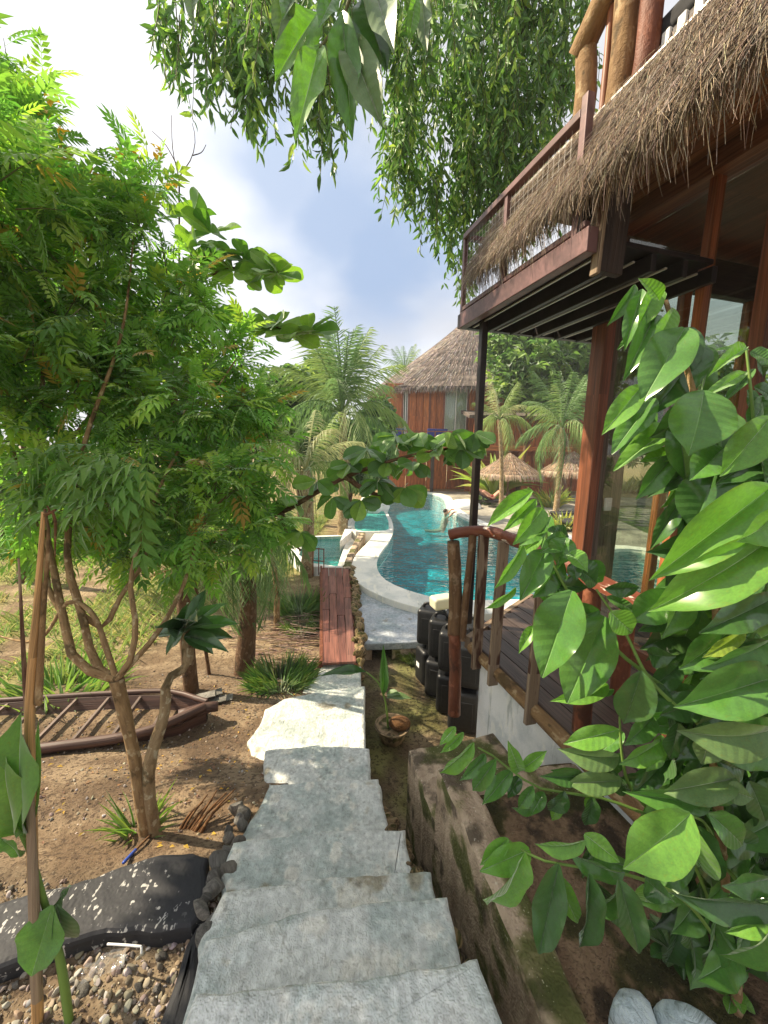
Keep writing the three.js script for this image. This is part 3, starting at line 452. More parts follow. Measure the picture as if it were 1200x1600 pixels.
{
  const Rf = 2.87, Dc = 3.0, top = 4.78;
  // corner post: a red brown squared timber with a weathered plank against it
  obj('corner_post', bar(BL(Dc, Rf - .02, DY), BL(Dc - .03, Rf - .02, 5.1), .11, .16, UU, .012), M.redWood, house);
  obj('post_plank', bar(BL(Dc - .03, Rf + .19, DY), BL(Dc - .05, Rf + .18, 5.0), .29, .05, UU), woodM(col(.20, .165, .125), { roughness: .8 }), house);
  const sw = obj('light_switch', bar(BL(Dc - .085, Rf + .16, 2.46), BL(Dc - .085, Rf + .16, 2.58), .075, .02, UU, .004), M.whitePaint, house);
  obj('switch_rocker', bar(BL(Dc - .1, Rf + .16, 2.5), BL(Dc - .1, Rf + .16, 2.54), .03, .01, UU, .002), M.whitePaint, sw);
  // left facing facade: mullions and panes
  const ds = [2.17, 1.79, 1.56, 1.0, .4];
  const mulM = [M.orangeWood, M.redWood, M.redWood, M.redWood, M.redWood];
  ds.forEach((d, i) => obj('mullion', bar(BL(d, Rf, DY), BL(d, Rf, top), .075, i ? .085 : .06, UU), mulM[i], house));
  obj('sill', bar(BL(-.3, Rf, DY + .06), BL(Dc - .1, Rf, DY + .06), .1, .12), M.redWood, house);
  const e = [Dc - .13, ...ds, -.3];
  for (let i = 0; i < e.length - 1; i++) obj('pane', bar(BL(e[i] - .045, Rf, (DY + top) / 2), BL(e[i + 1] + .045, Rf, (DY + top) / 2), .006, top - DY - .14, UP, .001), M.glass, house);
  // header boards and fascia along the eave
  obj('header', bar(BL(-.5, Rf - .02, top + .06), BL(Dc + .1, Rf - .02, top + .06), .14, .14), woodM(col(.34, .15, .07)), house);
  for (let i = 0; i < 7; i++) obj('soffit_board', bar(BL(-.5, Rf - .12 - i * .125, 4.915), BL(Dc + .15, Rf - .12 - i * .125, 4.915), .12, .03), woodM(col(.46 + .05 * (i % 2), .22, .10)), house);
  obj('hanging_board', bar(BL(2.0, 1.90, 4.0), BL(2.0, 1.92, 4.45), .16, .05, UU), M.darkWood, house);
  obj('hanging_trim', bar(BL(1.99, 1.80, 3.98), BL(1.99, 1.82, 4.52), .025, .06, UU), M.weather, house);
  // end wall of glass behind the corner post
  for (const R of [3.75, 4.6, 5.5]) obj('mullion', bar(BL(Dc, R, DY), BL(Dc, R, top), .085, .075, UU), M.orangeWood, house);
  obj('sill', bar(BL(Dc, Rf + .3, DY + .06), BL(Dc, 5.5, DY + .06), .1, .12), M.redWood, house);
  for (const [a, b] of [[Rf + .29, 3.70], [3.80, 4.55], [4.65, 5.45]]) obj('pane', bar(BL(Dc, a, 2.95), BL(Dc, b, 2.95), .006, 3.1, UP, .001), M.glass, house);
  obj('transom', bar(BL(Dc, Rf + .05, 4.62), BL(Dc, 5.6, 4.62), .09, .3), M.darkWood, house);
  obj('ceiling', bar(BL(-.5, 4.25, top + .06), BL(Dc, 4.25, top + .06), 2.6, .1), M.redWood, house);
  obj('back_wall', bar(BL(-.5, 5.55, 3.05), BL(Dc, 5.55, 3.05), .1, 3.4), M.redWood, house);
  obj('floor', bar(BL(-.4, 4.62, DY - .04), BL(Dc, 4.62, DY - .04), 1.75, .06), M.redWood, house);
  obj('roof_deck', bar(BL(-.5, 3.8, 5.0), BL(3.2, 3.8, 5.0), 3.55, .08), M.darkWood, house);
}
{ // balcony
  const R0 = 1.75, D1 = 3.5, D0 = 2.02, yb = 4.09;
  const floor = obj('balcony_floor', [bar(BL(D0, (R0 + 2.76) / 2, yb + .10), BL(D1 - .06, (R0 + 2.76) / 2, yb + .10), .95, .03), bar(BL(3.1, 3.15, yb + .10), BL(D1 - .06, 3.15, yb + .10), .72, .03)], M.darkSteel, house);
  const beam = obj('balcony_beam', bar(BL(D0 - .05, R0, yb + .06), BL(D1, R0, yb + .06), .07, .13), M.plumSteel, house);
  obj('balcony_beam', bar(BL(D1, R0 - .035, yb + .06), BL(D1, 3.55, yb + .06), .06, .12), M.darkSteel, house);
  for (let i = 1; i < 7; i++) obj('joist', bar(BL(i < 5 ? D0 : 3.1, R0 + i * .25, yb + .03), BL(D1 - .03, R0 + i * .25, yb + .03), .04, .10), M.darkSteel, house);
  for (let i = 0; i < 6; i++) obj('batten', bar(BL(i < 4 ? D0 : 3.1, R0 + .10 + i * .25, yb + .012), BL(D1 - .03, R0 + .10 + i * .25, yb + .012), .018, .012), M.metal, house);
  obj('support_post', bar(BL(D1 - .2, R0 + .11, DY), BL(D1 - .2, R0 + .11, yb + .02), .06, .06, UU), M.darkSteel, house);
  const rail = obj('balcony_rail', bar(BL(D1, R0, 4.85), BL(2.12, R0, 4.85), .06, .045), M.plumSteel, house);
  obj('balcony_rail', bar(BL(D1, R0, 4.25), BL(D0, R0, 4.25), .04, .035), M.plumSteel, house);
  obj('balcony_rail', bar(BL(D1, R0 + .03, 4.85), BL(D1, 2.3, 4.85), .05, .04), M.plumSteel, house);
  obj('balcony_rail', bar(BL(D1, R0 + .03, 4.25), BL(D1, 2.3, 4.25), .04, .03), M.plumSteel, house);
  for (const d of [D1, 2.85]) obj('balcony_post', bar(BL(d, R0, yb + .12), BL(d, R0, 4.85), .04, .04, UU), M.plumSteel, house);
  obj('balcony_post', bar(BL(2.1, R0, 4.16), BL(2.1, R0, 4.93), .05, .05, UU), M.plumSteel, house);
  obj('balcony_bracket', bar(BL(2.08, R0 + .02, 4.14), BL(2.08, R0 + .02, 4.42), .08, .05, UU), M.darkSteel, house);
  const wires = []; // thin mesh between the rails
  for (let i = 0; i < 26; i++) wires.push(bar(BL(D1 - .04 - i * .05, R0, 4.27), BL(D1 - .04 - i * .05, R0, 4.83), .002, .002, UU, .0008));
  for (let i = 0; i < 11; i++) wires.push(bar(BL(D1, R0, 4.28 + i * .05), BL(2.2, R0, 4.28 + i * .05), .002, .002, UP, .0008));
  obj('wire_mesh', wires, M.metal, house).userData.kind = 'stuff';
}
// thatch strand: thin tapered blade along +z
function strandGeo(bend) { const g = new THREE.BufferGeometry(), p = [], idx = []; const n = 3; for (let i = 0; i <= n; i++) { const t = i / n, w = .5 * (1 - t * .8), y = -bend * t * t; p.push(-w, y, t, w, y, t, 0, y + w * .04, t); } for (let i = 0; i < n; i++) { const a = i * 3, b = a + 3; for (const [s, e] of [[0, 1], [1, 2], [2, 0]]) idx.push(a + s, a + e, b + s, b + s, a + e, b + e); } g.setAttribute('position', new THREE.Float32BufferAttribute(p, 3)); g.setIndex(idx); g.computeVertexNormals(); return g; }
const strandG = strandGeo(.14), strandG2 = strandGeo(.35);
const strandC = [[.46, .38, .28], [.34, .26, .19], [.60, .52, .40], [.22, .16, .12], [.40, .33, .26]];
{
  const Rl = 1.67, yl = 4.43, Ru = 1.98, yu = 4.99;
  const th = obj('thatch_bed', bar(BL(-.6, (Rl + Ru) / 2 + .07, (yl + yu) / 2 + .05), BL(3.22, (Rl + Ru) / 2 + .07, (yl + yu) / 2 + .05), .09, .62, V3(RR.x * (Ru - Rl), yu - yl, RR.z * (Ru - Rl)).normalize(), .03), M.thatchBase, house);
  const list = [], list2 = [];
  for (let i = 0; i < 30000; i++) {
    const t = Math.pow(rnd(), .9), D = rr(-.6, 3.3), R = mixn(Rl, Ru, t) + rr(-.03, .05), y = mixn(yl, yu, t) + rr(-.02, .02), w = .0016 + rnd() * .002;
    const dir = V3(0, 0, 0).addScaledVector(RR, -(.35 + rr(-.2, .45))).addScaledVector(UU, rr(-.55, .55)).setY(-.82 + rr(-.2, .3)).normalize();
    const L = rr(.08, .19); const p = BL(D, R - .02, y);
    list.push([leafMtx(p, p.clone().addScaledVector(dir, L), w * 2, V3(-RR.x, .4, -RR.z)), jit(pick(strandC), .35)]);
  }
  for (let i = 0; i < 6000; i++) { // ragged hanging edge
    const D = rr(-.6, 3.3), p = BL(D, Rl + rr(-.02, .12), yl + rr(-.03, .12)), L = Math.pow(rnd(), 5) * .22 + rr(.04, .12);
    const dir = V3(0, 0, 0).addScaledVector(RR, -rr(-.25, .5)).addScaledVector(UU, rr(-.4, .4)).setY(-1).normalize();
    list2.push([leafMtx(p, p.clone().addScaledVector(dir, L), rr(.003, .007), V3(-RR.x, .4, -RR.z)), jit(pick(strandC), .35)]);
  }
  inst('thatch', strandG, M.strand, list, house); inst('thatch_fringe', strandG2, M.strand, list2, house);
  obj('ridge_strip', bar(BL(-.6, Ru + .02, yu + .04), BL(3.2, Ru + .02, yu + .03), .04, .02), M.metal, house);
  // upper floor log balustrade
  const H = (d, R, y) => BL(d * .78, R * .78, 3 + (y - 3) * .78);   // upper floor stands back at the thatch line
  for (const [d, m, r, tp] of [[3.2, M.paleLog, .085, 6.3], [2.84, M.paleLog, .085, 7.4], [2.62, M.redLog, .075, 7.5], [2.04, M.redLog, .075, 7.5], [1.5, M.paleLog, .08, 7.5]]) obj('log_post', tube([H(d, 2.62, 5.5), H(d - .02, 2.62, 5.9), H(d + .03, 2.62, tp)], r * .8, r * .72, 8, 12, .05), m, house);
  obj('log_post', tube([H(3.02, 2.66, 5.5), H(3.02, 2.66, 6.6)], .024, .024, 6, 8), M.orangeWood, house);
  obj('log_handrail', tube([H(3.28, 2.60, 6.25), H(3.0, 2.62, 6.5), H(2.4, 2.66, 6.75), H(1.4, 2.66, 6.85)], .075, .07, 12, 12, .05), M.paleLog, house);
  // striped lounge pad on the upper terrace, edge showing above the thatch
  const pad = thing('striped_pad', 'black and white edged lounge pad on the upper terrace above the thatch', 'lounge pad', H(2.2, 2.85, 5.62));
  obj('pad', bar(H(1.6, 2.95, 5.87), H(2.7, 2.95, 5.87), .44, .11, UP, .04), M.cushion, pad);
  for (let i = 0; i < 9; i++) obj('stripe', bar(H(1.7 + i * .11, 2.67, 5.76), H(1.76 + i * .11, 2.67, 5.76), .024, .07), M.whitePaint, pad);
  obj('frame', bar(H(1.6, 2.93, 5.73), H(2.7, 2.93, 5.73), .4, .10), M.darkWood, pad);
  // dark loft behind the balustrade
  obj('loft_wall', bar(BL(-.5, 3.9, 6.1), BL(2.6, 3.9, 6.1), .1, 2.1), M.redWood, house);
  obj('loft_roof', bar(BL(-.6, 3.3, 7.2), BL(2.3, 3.3, 7.2), 2.2, .25), M.thatchBase, house);
}

// ------------------------------------------------------------------ trees
// pinnate leaf: rachis along z with folded leaflets
function pinnate(pairs, ll, lw, droop) {
  const p = [], idx = [], leaflet = (b, dir, L, w) => { const s = dir.clone().cross(UP).normalize(), o = p.length / 3, m = b.clone().addScaledVector(dir, L * .45), t = b.clone().addScaledVector(dir, L); t.y -= L * droop; m.y -= L * droop * .2; const l = m.clone().addScaledVector(s, w), r = m.clone().addScaledVector(s, -w); l.y += w * .35; r.y += w * .35; for (const v of [b, l, m, r, t]) p.push(v.x, v.y, v.z); idx.push(o, o + 1, o + 2, o, o + 2, o + 3, o + 1, o + 4, o + 2, o + 2, o + 4, o + 3); };
  for (let i = 0; i < pairs; i++) { const t = .22 + .72 * i / (pairs - 1), y = -.22 * t * t; for (const s of [-1, 1]) leaflet(V3(0, y, t), V3(s * (.85 - .25 * t), -.08, .55 + .2 * t).normalize(), ll * (1 - .35 * Math.abs(t - .55)), lw); }
  leaflet(V3(0, -.22, .98), V3(0, -.3, .95).normalize(), ll, lw);
  { const o = p.length / 3; for (const t of [0, .5, 1]) { const y = -.22 * t * t; p.push(-.008, y, t, .008, y, t); } idx.push(o, o + 1, o + 2, o + 2, o + 1, o + 3, o + 2, o + 3, o + 4, o + 4, o + 3, o + 5); }
  const g = new THREE.BufferGeometry(); g.setAttribute('position', new THREE.Float32BufferAttribute(p, 3)); g.setIndex(idx); const f = g.toNonIndexed(); f.computeVertexNormals(); return f;
}
const blobs = (list) => list.map(([px, py, rx, ry, d, k = 1]) => ({ c: atZ(px, py, d), r: V3(rx / F * d, ry / F * d, Math.min(rx, ry) / F * d * k) }));
function inBlob(b, shell = .45) { const v = sphere().normalize().multiplyScalar(Math.pow(rnd(), shell)); return [V3(b.c.x + v.x * b.r.x, b.c.y + v.y * b.r.y, b.c.z + v.z * b.r.z), v]; }
const pinG = [pinnate(5, .42, .075, .25), pinnate(6, .36, .06, .15), pinnate(4, .5, .085, .4)];
{ // feathery shrub tree on the left
  const base = V3(-1.463, .45, -2.177);
  const t = thing('feathery_tree', 'tall shrubby tree with feathery pinnate leaves and a slim forked trunk rising from the dirt', 'tree', base);
  const fork = atZ(182, 1062, 2.22), mid = atZ(207, 1170, 2.2);
  obj('trunk', tube([base.clone().setY(.3), atZ(222, 1260, 2.18), mid, fork], [.046, .038, .035, .04], 0, 14, 9, .09), M.bark, t);
  const limbs = [
    [fork, atZ(120, 1035, 2.3), atZ(98, 960, 2.5), atZ(80, 870, 2.7), atZ(60, 760, 3.0), atZ(70, 500, 3.3), atZ(60, 250, 3.5)],
    [fork, atZ(150, 1040, 2.3), atZ(128, 960, 2.45), atZ(105, 870, 2.6), atZ(130, 700, 2.9), atZ(190, 520, 3.2), atZ(210, 360, 3.5)],
    [fork, atZ(165, 1010, 2.3), atZ(145, 960, 2.4), atZ(110, 940, 2.5), atZ(60, 1000, 2.6), atZ(-20, 990, 2.8)],
    [fork, atZ(205, 1030, 2.25), atZ(212, 980, 2.35), atZ(205, 900, 2.6), atZ(250, 760, 3.0), atZ(330, 620, 3.5), atZ(370, 560, 3.8)],
    [fork, atZ(225, 1015, 2.3), atZ(245, 990, 2.4), atZ(280, 930, 2.7), atZ(330, 800, 3.2), atZ(400, 740, 3.5)],
    [atZ(128, 960, 2.45), atZ(160, 980, 2.5), atZ(190, 930, 2.6), atZ(230, 860, 2.9), atZ(200, 700, 3.1)],
    [atZ(98, 960, 2.5), atZ(76, 920, 2.6), atZ(70, 860, 2.8), atZ(20, 700, 3.1), atZ(10, 480, 3.4)]];
  limbs.forEach((l, i) => obj('limb', tube(l, i < 2 ? .028 : .019, .006, 22, 7, .08), M.bark, t));
  const bl = blobs([[25, 130, 38, 75, 3.6], [40, 280, 80, 110, 3.4], [185, 345, 70, 65, 3.6], [235, 285, 25, 28, 3.7], [110, 470, 130, 110, 3.3], [260, 480, 85, 85, 3.7], [60, 620, 110, 110, 3.2], [215, 620, 120, 90, 3.4], [360, 640, 65, 85, 3.7], [330, 750, 110, 60, 3.3], [140, 760, 110, 70, 2.9], [50, 830, 70, 60, 3.3], [250, 840, 130, 55, 3.1], [375, 570, 28, 55, 4.0], [10, 430, 60, 140, 3.6], [400, 800, 60, 45, 3.6], [330, 860, 70, 40, 3.4], [410, 690, 30, 50, 3.8]]);
  for (const [x, y, z, r] of [[-2.7, 4.0, -1.75, .62], [-3.3, 4.7, -1.8, .7], [-3.5, 4.3, -2.3, .8], [-3.0, 3.6, -2.5, .6], [-4.2, 4.9, -2.9, .9], [-2.6, 4.6, -2.6, .6]]) bl.push({ c: V3(x, y, z), r: V3(r, r * .8, r * .8) });  // unseen crown clumps left of the view, added to shade the near steps
  const area = bl.map(b => b.r.x * b.r.y), tot = area.reduce((a, b) => a + b), list = [[], [], []], twig = [];
  bl.forEach((b, i) => {
    const nt = Math.round(840 * area[i] / tot);
    for (let k = 0; k < nt; k++) { // twigs carrying leaves
      const [p, v] = inBlob(b, .5), out = v.clone().multiplyScalar(.7).add(V3(rr(-.5, .5), rr(0, .7), rr(-.5, .5))).normalize(), L = rr(.22, .4), a = p.clone().addScaledVector(out, -L * .7);
      twig.push(tube([a, a.clone().addScaledVector(out, L * .5), a.clone().addScaledVector(out, L).setY(a.y + out.y * L - .02)], .006, .002, 2, 3, 0));
      for (let m = 0; m < 8; m++) { const q = a.clone().addScaledVector(out, L * (.3 + .7 * m / 7)); const dir = sphere().normalize().addScaledVector(out, .8).add(V3(0, -.25, 0)).normalize(), S = rr(.15, .27); const c = rnd() < .03 ? [.60, .42, .06] : rnd() < .3 ? [.42, .68, .065] : rnd() < .3 ? [.14, .34, .035] : [.24, .52, .055]; list[k % 3].push([leafMtx(q, q.clone().addScaledVector(dir, S), S, V3(rr(-.5, .5), 1, rr(-.5, .5))), jit(c, .25)]); }
    }
  });
  // pale drooping spray reaching towards the slab
  for (let k = 0; k < 60; k++) { const q = atZ(rr(60, 235), rr(690, 800), rr(2.3, 2.6)); const dir = V3(rr(-1, .1), rr(-.8, .1), rr(-.3, .6)).normalize(), S = rr(.2, .3); list[2].push([leafMtx(q, q.clone().addScaledVector(dir, S), S, V3(0, 1, .3)), jit([.17, .36, .05], .2)]); }
  list.forEach((l, i) => inst('foliage', pinG[i], M.leafInst, l, t)); obj('twigs', twig, M.twig, t).userData.kind = 'stuff';
  const fl = []; for (const [x, y] of [[80, 155], [72, 175], [95, 205], [245, 235], [205, 235], [265, 285], [185, 240], [150, 395], [102, 270], [30, 190], [228, 305]]) for (let k = 0; k < 6; k++) { const q = atZ(x + rr(-7, 7), y + rr(-6, 6), 3.25); fl.push([leafMtx(q, q.clone().add(sphere().multiplyScalar(.06)), .04, V3(0, 1, .5)), jit([.75, .48, .02], .15)]); }
  inst('blossom', blade(2, elliptic, .4, .2), M.leafInst, fl, t);
}
{ // frangipani with a rosette of dark leaves
  const base = V3(-1.40, .45, -2.16), t = thing('frangipani', 'crooked pale frangipani trunk with a rosette of dark leaves beside the feathery tree', 'tree', base);
  const tip = atZ(297, 1012, 2.5);
  obj('trunk', tube([base.clone().setY(.3), atZ(232, 1225, 2.2), atZ(237, 1180, 2.2), atZ(258, 1110, 2.3), atZ(262, 1062, 2.35), atZ(292, 1040, 2.45), tip], [.046, .04, .037, .038, .032, .028, .026], 0, 20, 9, .08), M.barkGrey, t);
  const lg = [blade(6, lance, .3, .2, .1), blade(6, lance, .25, .35, .15)];
  const tips = [[240, 965, .4], [370, 968, 0], [330, 1015, .2], [248, 1020, .1], [285, 935, .2], [330, 940, .1], [318, 960, .2], [372, 985, -.2], [270, 985, .4], [350, 930, -.2], [300, 950, .5], [345, 1000, .3], [233, 985, -.1], [320, 915, -.3]];
  for (const [x, y, dz] of tips) { const T2 = atZ(x, y, 2.5 - dz); place('leaf', pick(lg), pick(M.bigLeaf.slice(0, 2)), t, leafMtx(atZ(290 + rr(-4, 4), 985 + rr(-8, 8), 2.5), T2, rr(.10, .125), V3(rr(-.3, .3), 1, .5))); }
  obj('limb', tube([atZ(292, 1040, 2.45), atZ(290, 1010, 2.5), atZ(290, 985, 2.5)], .03, .022, 5, 8), M.barkGrey, t);
}
{ // sea almond with big rounded leaves
  const base = V3(-2.25, .1, -4.32), t = thing('sea_almond_tree', 'tree with big rounded leaves whose long low branch reaches across in front of the pool', 'tree', base);
  obj('trunk', tube([base.clone().setY(-.2), atZ(292, 1000, 4.35), atZ(285, 900, 4.4), atZ(275, 760, 4.5), atZ(262, 560, 4.8), atZ(258, 420, 5.1)], [.09, .08, .075, .07, .06, .04], 0, 20, 9, .07), M.barkDark, t);
  const br = [[atZ(285, 900, 4.4), atZ(350, 830, 4.1), atZ(440, 800, 3.8), atZ(540, 745, 3.5), atZ(640, 712, 3.35), atZ(742, 695, 3.3)], [atZ(262, 560, 4.8), atZ(300, 450, 4.9), atZ(360, 420, 4.9), atZ(436, 425, 4.8)], [atZ(270, 700, 4.6), atZ(330, 560, 4.6), atZ(400, 512, 4.6), atZ(482, 520, 4.6)], [atZ(540, 745, 3.5), atZ(580, 770, 3.4), atZ(620, 775, 3.4)], [atZ(440, 800, 3.8), atZ(450, 840, 3.6), atZ(470, 860, 3.5)], [atZ(300, 450, 4.9), atZ(300, 370, 4.9), atZ(305, 320, 4.9)]];
  br.forEach((l, i) => obj('branch', tube(l, i ? .028 : .042, .009, 18, 7, .08), M.barkDark, t));
  const ros = (x, y, d, n, S, droop, mats) => { const c = atZ(x, y, d); for (let k = 0; k < n; k++) { const a = (k + rr(-.3, .3)) / n * Math.PI * 2, dir = V3(Math.cos(a), -droop + rr(-.35, .45), Math.sin(a) * .8).normalize(), L = S * rr(.8, 1.15); place('leaf', pick(almondGeos), pick(mats), t, leafMtx(c.clone().addScaledVector(dir, L * .06), c.clone().addScaledVector(dir, L), L * rr(.6, .7), V3(rr(-1, 1), rr(.3, 1), rr(-.3, 1.2)))); } };
  const dm = [M.almond[0], M.almond[1], M.almond[1], M.almond[2]], lm = [M.almond[1], M.almond[2], M.almond[2]];
  for (const [x, y, d] of [[430, 830, 3.7], [455, 790, 3.75], [470, 845, 3.5], [495, 765, 3.6], [520, 790, 3.5], [545, 738, 3.5], [575, 715, 3.45], [590, 765, 3.4], [605, 735, 3.4], [620, 695, 3.4], [645, 735, 3.35], [655, 690, 3.35], [680, 715, 3.35], [705, 690, 3.3], [722, 715, 3.3], [742, 690, 3.3], [632, 775, 3.4], [565, 795, 3.4]]) ros(x, y - 14, d, 8, .21, .5, dm);
  for (const [x, y, d] of [[297, 340, 4.9], [330, 365, 4.9], [350, 395, 4.85], [385, 410, 4.85], [412, 425, 4.8], [434, 428, 4.8], [320, 410, 4.9], [310, 385, 4.85], [365, 425, 4.8], [300, 420, 4.85], [375, 505, 4.6], [405, 512, 4.6], [432, 512, 4.6], [458, 522, 4.6], [484, 520, 4.6]]) ros(x, y, d, 8, .32, -.1, lm);
}
{ // bare twigs above the feathery tree
  const t = thing('bare_sapling', 'bare thin sapling twigs standing against the sky above the feathery tree', 'twigs', V3(-2.3, .1, -4.9)); const d = 4.9;
  obj('stem', tube([V3(-2.3, -.1, -4.9), atZ(278, 700, d), atZ(280, 420, d), atZ(280, 280, d)], .025, .008, 12, 6), M.barkDark, t);
  for (const l of [[[280, 280], [270, 235], [268, 180]], [[275, 255], [258, 225], [238, 205]], [[281, 275], [300, 245], [305, 215], [300, 192]], [[301, 243], [315, 238], [322, 226]]]) obj('twig', tube(l.map(p => atZ(p[0], p[1], d)), .006, .003, 6, 5), M.barkDark, t);
}
const hangG = blade(3, lance, .25, .18), hangG2 = blade(3, lance, .2, .35);
{ // weeping tree hanging over the house and the top of the view
  const base = V3(2.1, .8, 1.6), t = thing('weeping_tree', 'large tree with hanging slender leaves spreading over the thatched eave and the sky', 'tree', base);
  obj('trunk', tube([base.clone().setY(.4), V3(2.0, 3, 1.5), V3(1.7, 5.5, 1.0), V3(1.5, 8.3, -.2)], [.34, .27, .24, .2], 0, 16, 12, .08), M.barkDark, t);
  const limbs = [[V3(1.5, 8.3, -.2), V3(1.7, 9.3, -2), V3(1.5, 9.8, -4.5), V3(.9, 9.6, -6.4)], [V3(1.5, 8.3, -.2), V3(.8, 8.9, -1.8), V3(-.4, 8.7, -3.2), V3(-1.9, 8, -4)], [V3(1.7, 9.3, -2), V3(2.8, 10, -4.5), V3(3.2, 9.4, -6.8)], [V3(1.5, 9.8, -4.5), V3(1.8, 9, -6.5), V3(1.5, 7.6, -7)], [V3(1.7, 5.5, 1.0), V3(.9, 5.6, .3), V3(.2, 4.9, -.4), V3(-.1, 4.45, -.82)]];
  limbs.forEach((l, i) => obj('limb', tube(l, i === 4 ? .05 : .14, i === 4 ? .008 : .03, 16, 9, .08), M.barkDark, t));
  const bl = blobs([[610, 30, 90, 50, 5.2], [700, 90, 100, 90, 6], [800, 90, 90, 120, 6.5], [870, 60, 60, 90, 6.6], [740, 220, 80, 90, 6.5], [820, 240, 60, 90, 6.6], [620, 130, 30, 55, 5.6], [630, 220, 45, 50, 6.2], [720, 320, 45, 50, 6.6], [790, 330, 40, 40, 6.6], [725, 395, 18, 32, 6.7], [680, 290, 28, 45, 6.5], [640, 265, 22, 30, 6.3], [255, 20, 28, 28, 4.2], [330, 30, 75, 38, 4.1], [420, 40, 80, 50, 4.1], [510, 60, 60, 60, 4.3], [380, 75, 40, 25, 4.1], [500, 130, 35, 25, 4.2], [780, -60, 160, 60, 6.2], [450, -60, 180, 50, 4.6]]);
  const area = bl.map(b => b.r.x * b.r.y), tot = area.reduce((a, b) => a + b), list = [[], []], tw = [];
  bl.forEach((b, i) => {
    const nt = Math.round(1200 * area[i] / tot * (b.c.z > -5 ? 1.5 : 1));
    for (let k = 0; k < nt; k++) {
      const [p] = inBlob(b, .55), L = rr(.3, .7), lean = V3(rr(-.25, .25), -1, rr(-.25, .25)), near = b.c.z > -5;
      const e = p.clone().addScaledVector(lean, L); p.y += .1; if (k % 2 === 0) tw.push(tube([p, p.clone().lerp(e, .5).add(V3(.02, 0, .02)), e], .006, .003, 3, 3, 0));
      for (let m = 0; m < 13; m++) { const q = p.clone().lerp(e, (m + rnd()) / 13), dir = V3(rr(-.7, .7), -1 + rr(-.1, .7), rr(-.7, .7)).normalize(), S = rr(.10, .17) * (near ? 1 : 1.1); const c = rnd() < .2 ? [.36, .58, .07] : rnd() < .4 ? [.08, .20, .025] : [.14, .32, .04]; list[m & 1].push([leafMtx(q, q.clone().addScaledVector(dir, S), S * .28, V3(rr(-1, 1), .4, rr(-1, 1))), jit(c, .25)]); }
    }
  });
  list.forEach((l, i) => inst('foliage', i ? hangG : hangG2, M.leafInstGloss, l, t)); obj('twigs', tw, M.twig, t).userData.kind = 'stuff';
  // nearest sprig with large single leaves
  const Lm = [[535, 18, 546, 205, 40, 1], [545, 62, 594, 186, 44, 3], [496, 20, 430, 108, 46, 2], [500, 70, 461, 200, 38, 2], [566, -2, 604, 102, 48, 0], [580, -25, 613, 46, 38, 3], [452, -20, 432, 54, 26, 3], [524, -10, 500, 30, 24, 1], [660, -8, 665, 70, 20, 3], [650, -5, 640, 64, 16, 2], [300, -20, 300, 34, 16, 3], [470, -20, 440, 20, 24, 1]];
  const hangLeaf = [blade(12, elliptic, .3, .12, .15), blade(12, elliptic, .22, .2, .2, .12)];
  for (const [a, b, c, d, w, m] of Lm) place('leaf', pick(hangLeaf), M.bigLeaf[m], t, leafMtx(atZ(a, b, .98 + rr(-.05, .05)), atZ(c, d, .92 + rr(-.06, .06)), w * 1.1 / F * .95, V3(rr(-.4, .4), .1, 1)));
  obj('twig', tube([V3(-.1, 4.45, -.82), atZ(560, -40, .98), atZ(540, 20, .98), atZ(515, 55, .98), atZ(500, 75, .97)], .008, .003, 8, 6), M.twig, t);
}
// palms
function frondGeo(droop, n = 34, hang = .5) {
  const p = [], idx = []; const c = t => V3(0, .5 * t - droop * t * t, t * (1 - .25 * t * droop));
  for (let i = 0; i < n; i++) for (const s of [-1, 1]) { const t = .14 + .86 * (i + rr(-.4, .4)) / n, b = c(t), L = .27 * rr(.7, 1.15) * Math.pow(Math.sin(Math.PI * (.12 + .84 * t)), .7), d = V3(s * rr(.6, .95), -.12 - hang * rr(.2, .6), rr(.45, .8)).normalize(), m = b.clone().addScaledVector(d, L * .5), e = b.clone().addScaledVector(d, L); m.y -= L * .06 * hang; e.y -= L * .55 * hang; const w = .0046, o = p.length / 3; p.push(b.x, b.y, b.z - w, b.x, b.y, b.z + w, m.x, m.y, m.z - w * 1.3, m.x, m.y, m.z + w * 1.3, e.x, e.y, e.z); idx.push(o, o + 1, o + 2, o + 2, o + 1, o + 3, o + 2, o + 3, o + 4); }
  for (let i = 0; i < 8; i++) { const a = c(i / 8), b = c((i + 1) / 8), w = .018 * (1 - i / 9), o = p.length / 3; p.push(a.x - w, a.y, a.z, a.x + w, a.y, a.z, b.x - w * .8, b.y, b.z, b.x + w * .8, b.y, b.z, a.x, a.y - w, a.z, b.x, b.y - w, b.z); idx.push(o, o + 1, o + 2, o + 2, o + 1, o + 3, o, o + 2, o + 4, o + 4, o + 2, o + 5, o + 1, o + 4, o + 3, o + 3, o + 4, o + 5); }
  const g = new THREE.BufferGeometry(); g.setAttribute('position', new THREE.Float32BufferAttribute(p, 3)); g.setIndex(idx); const f = g.toNonIndexed(); f.computeVertexNormals(); return f;
}
const frG = [frondGeo(.55, 34, 1.1), frondGeo(.95, 34, 1.5), frondGeo(1.3, 34, 1.8), frondGeo(.25, 34, .8)];
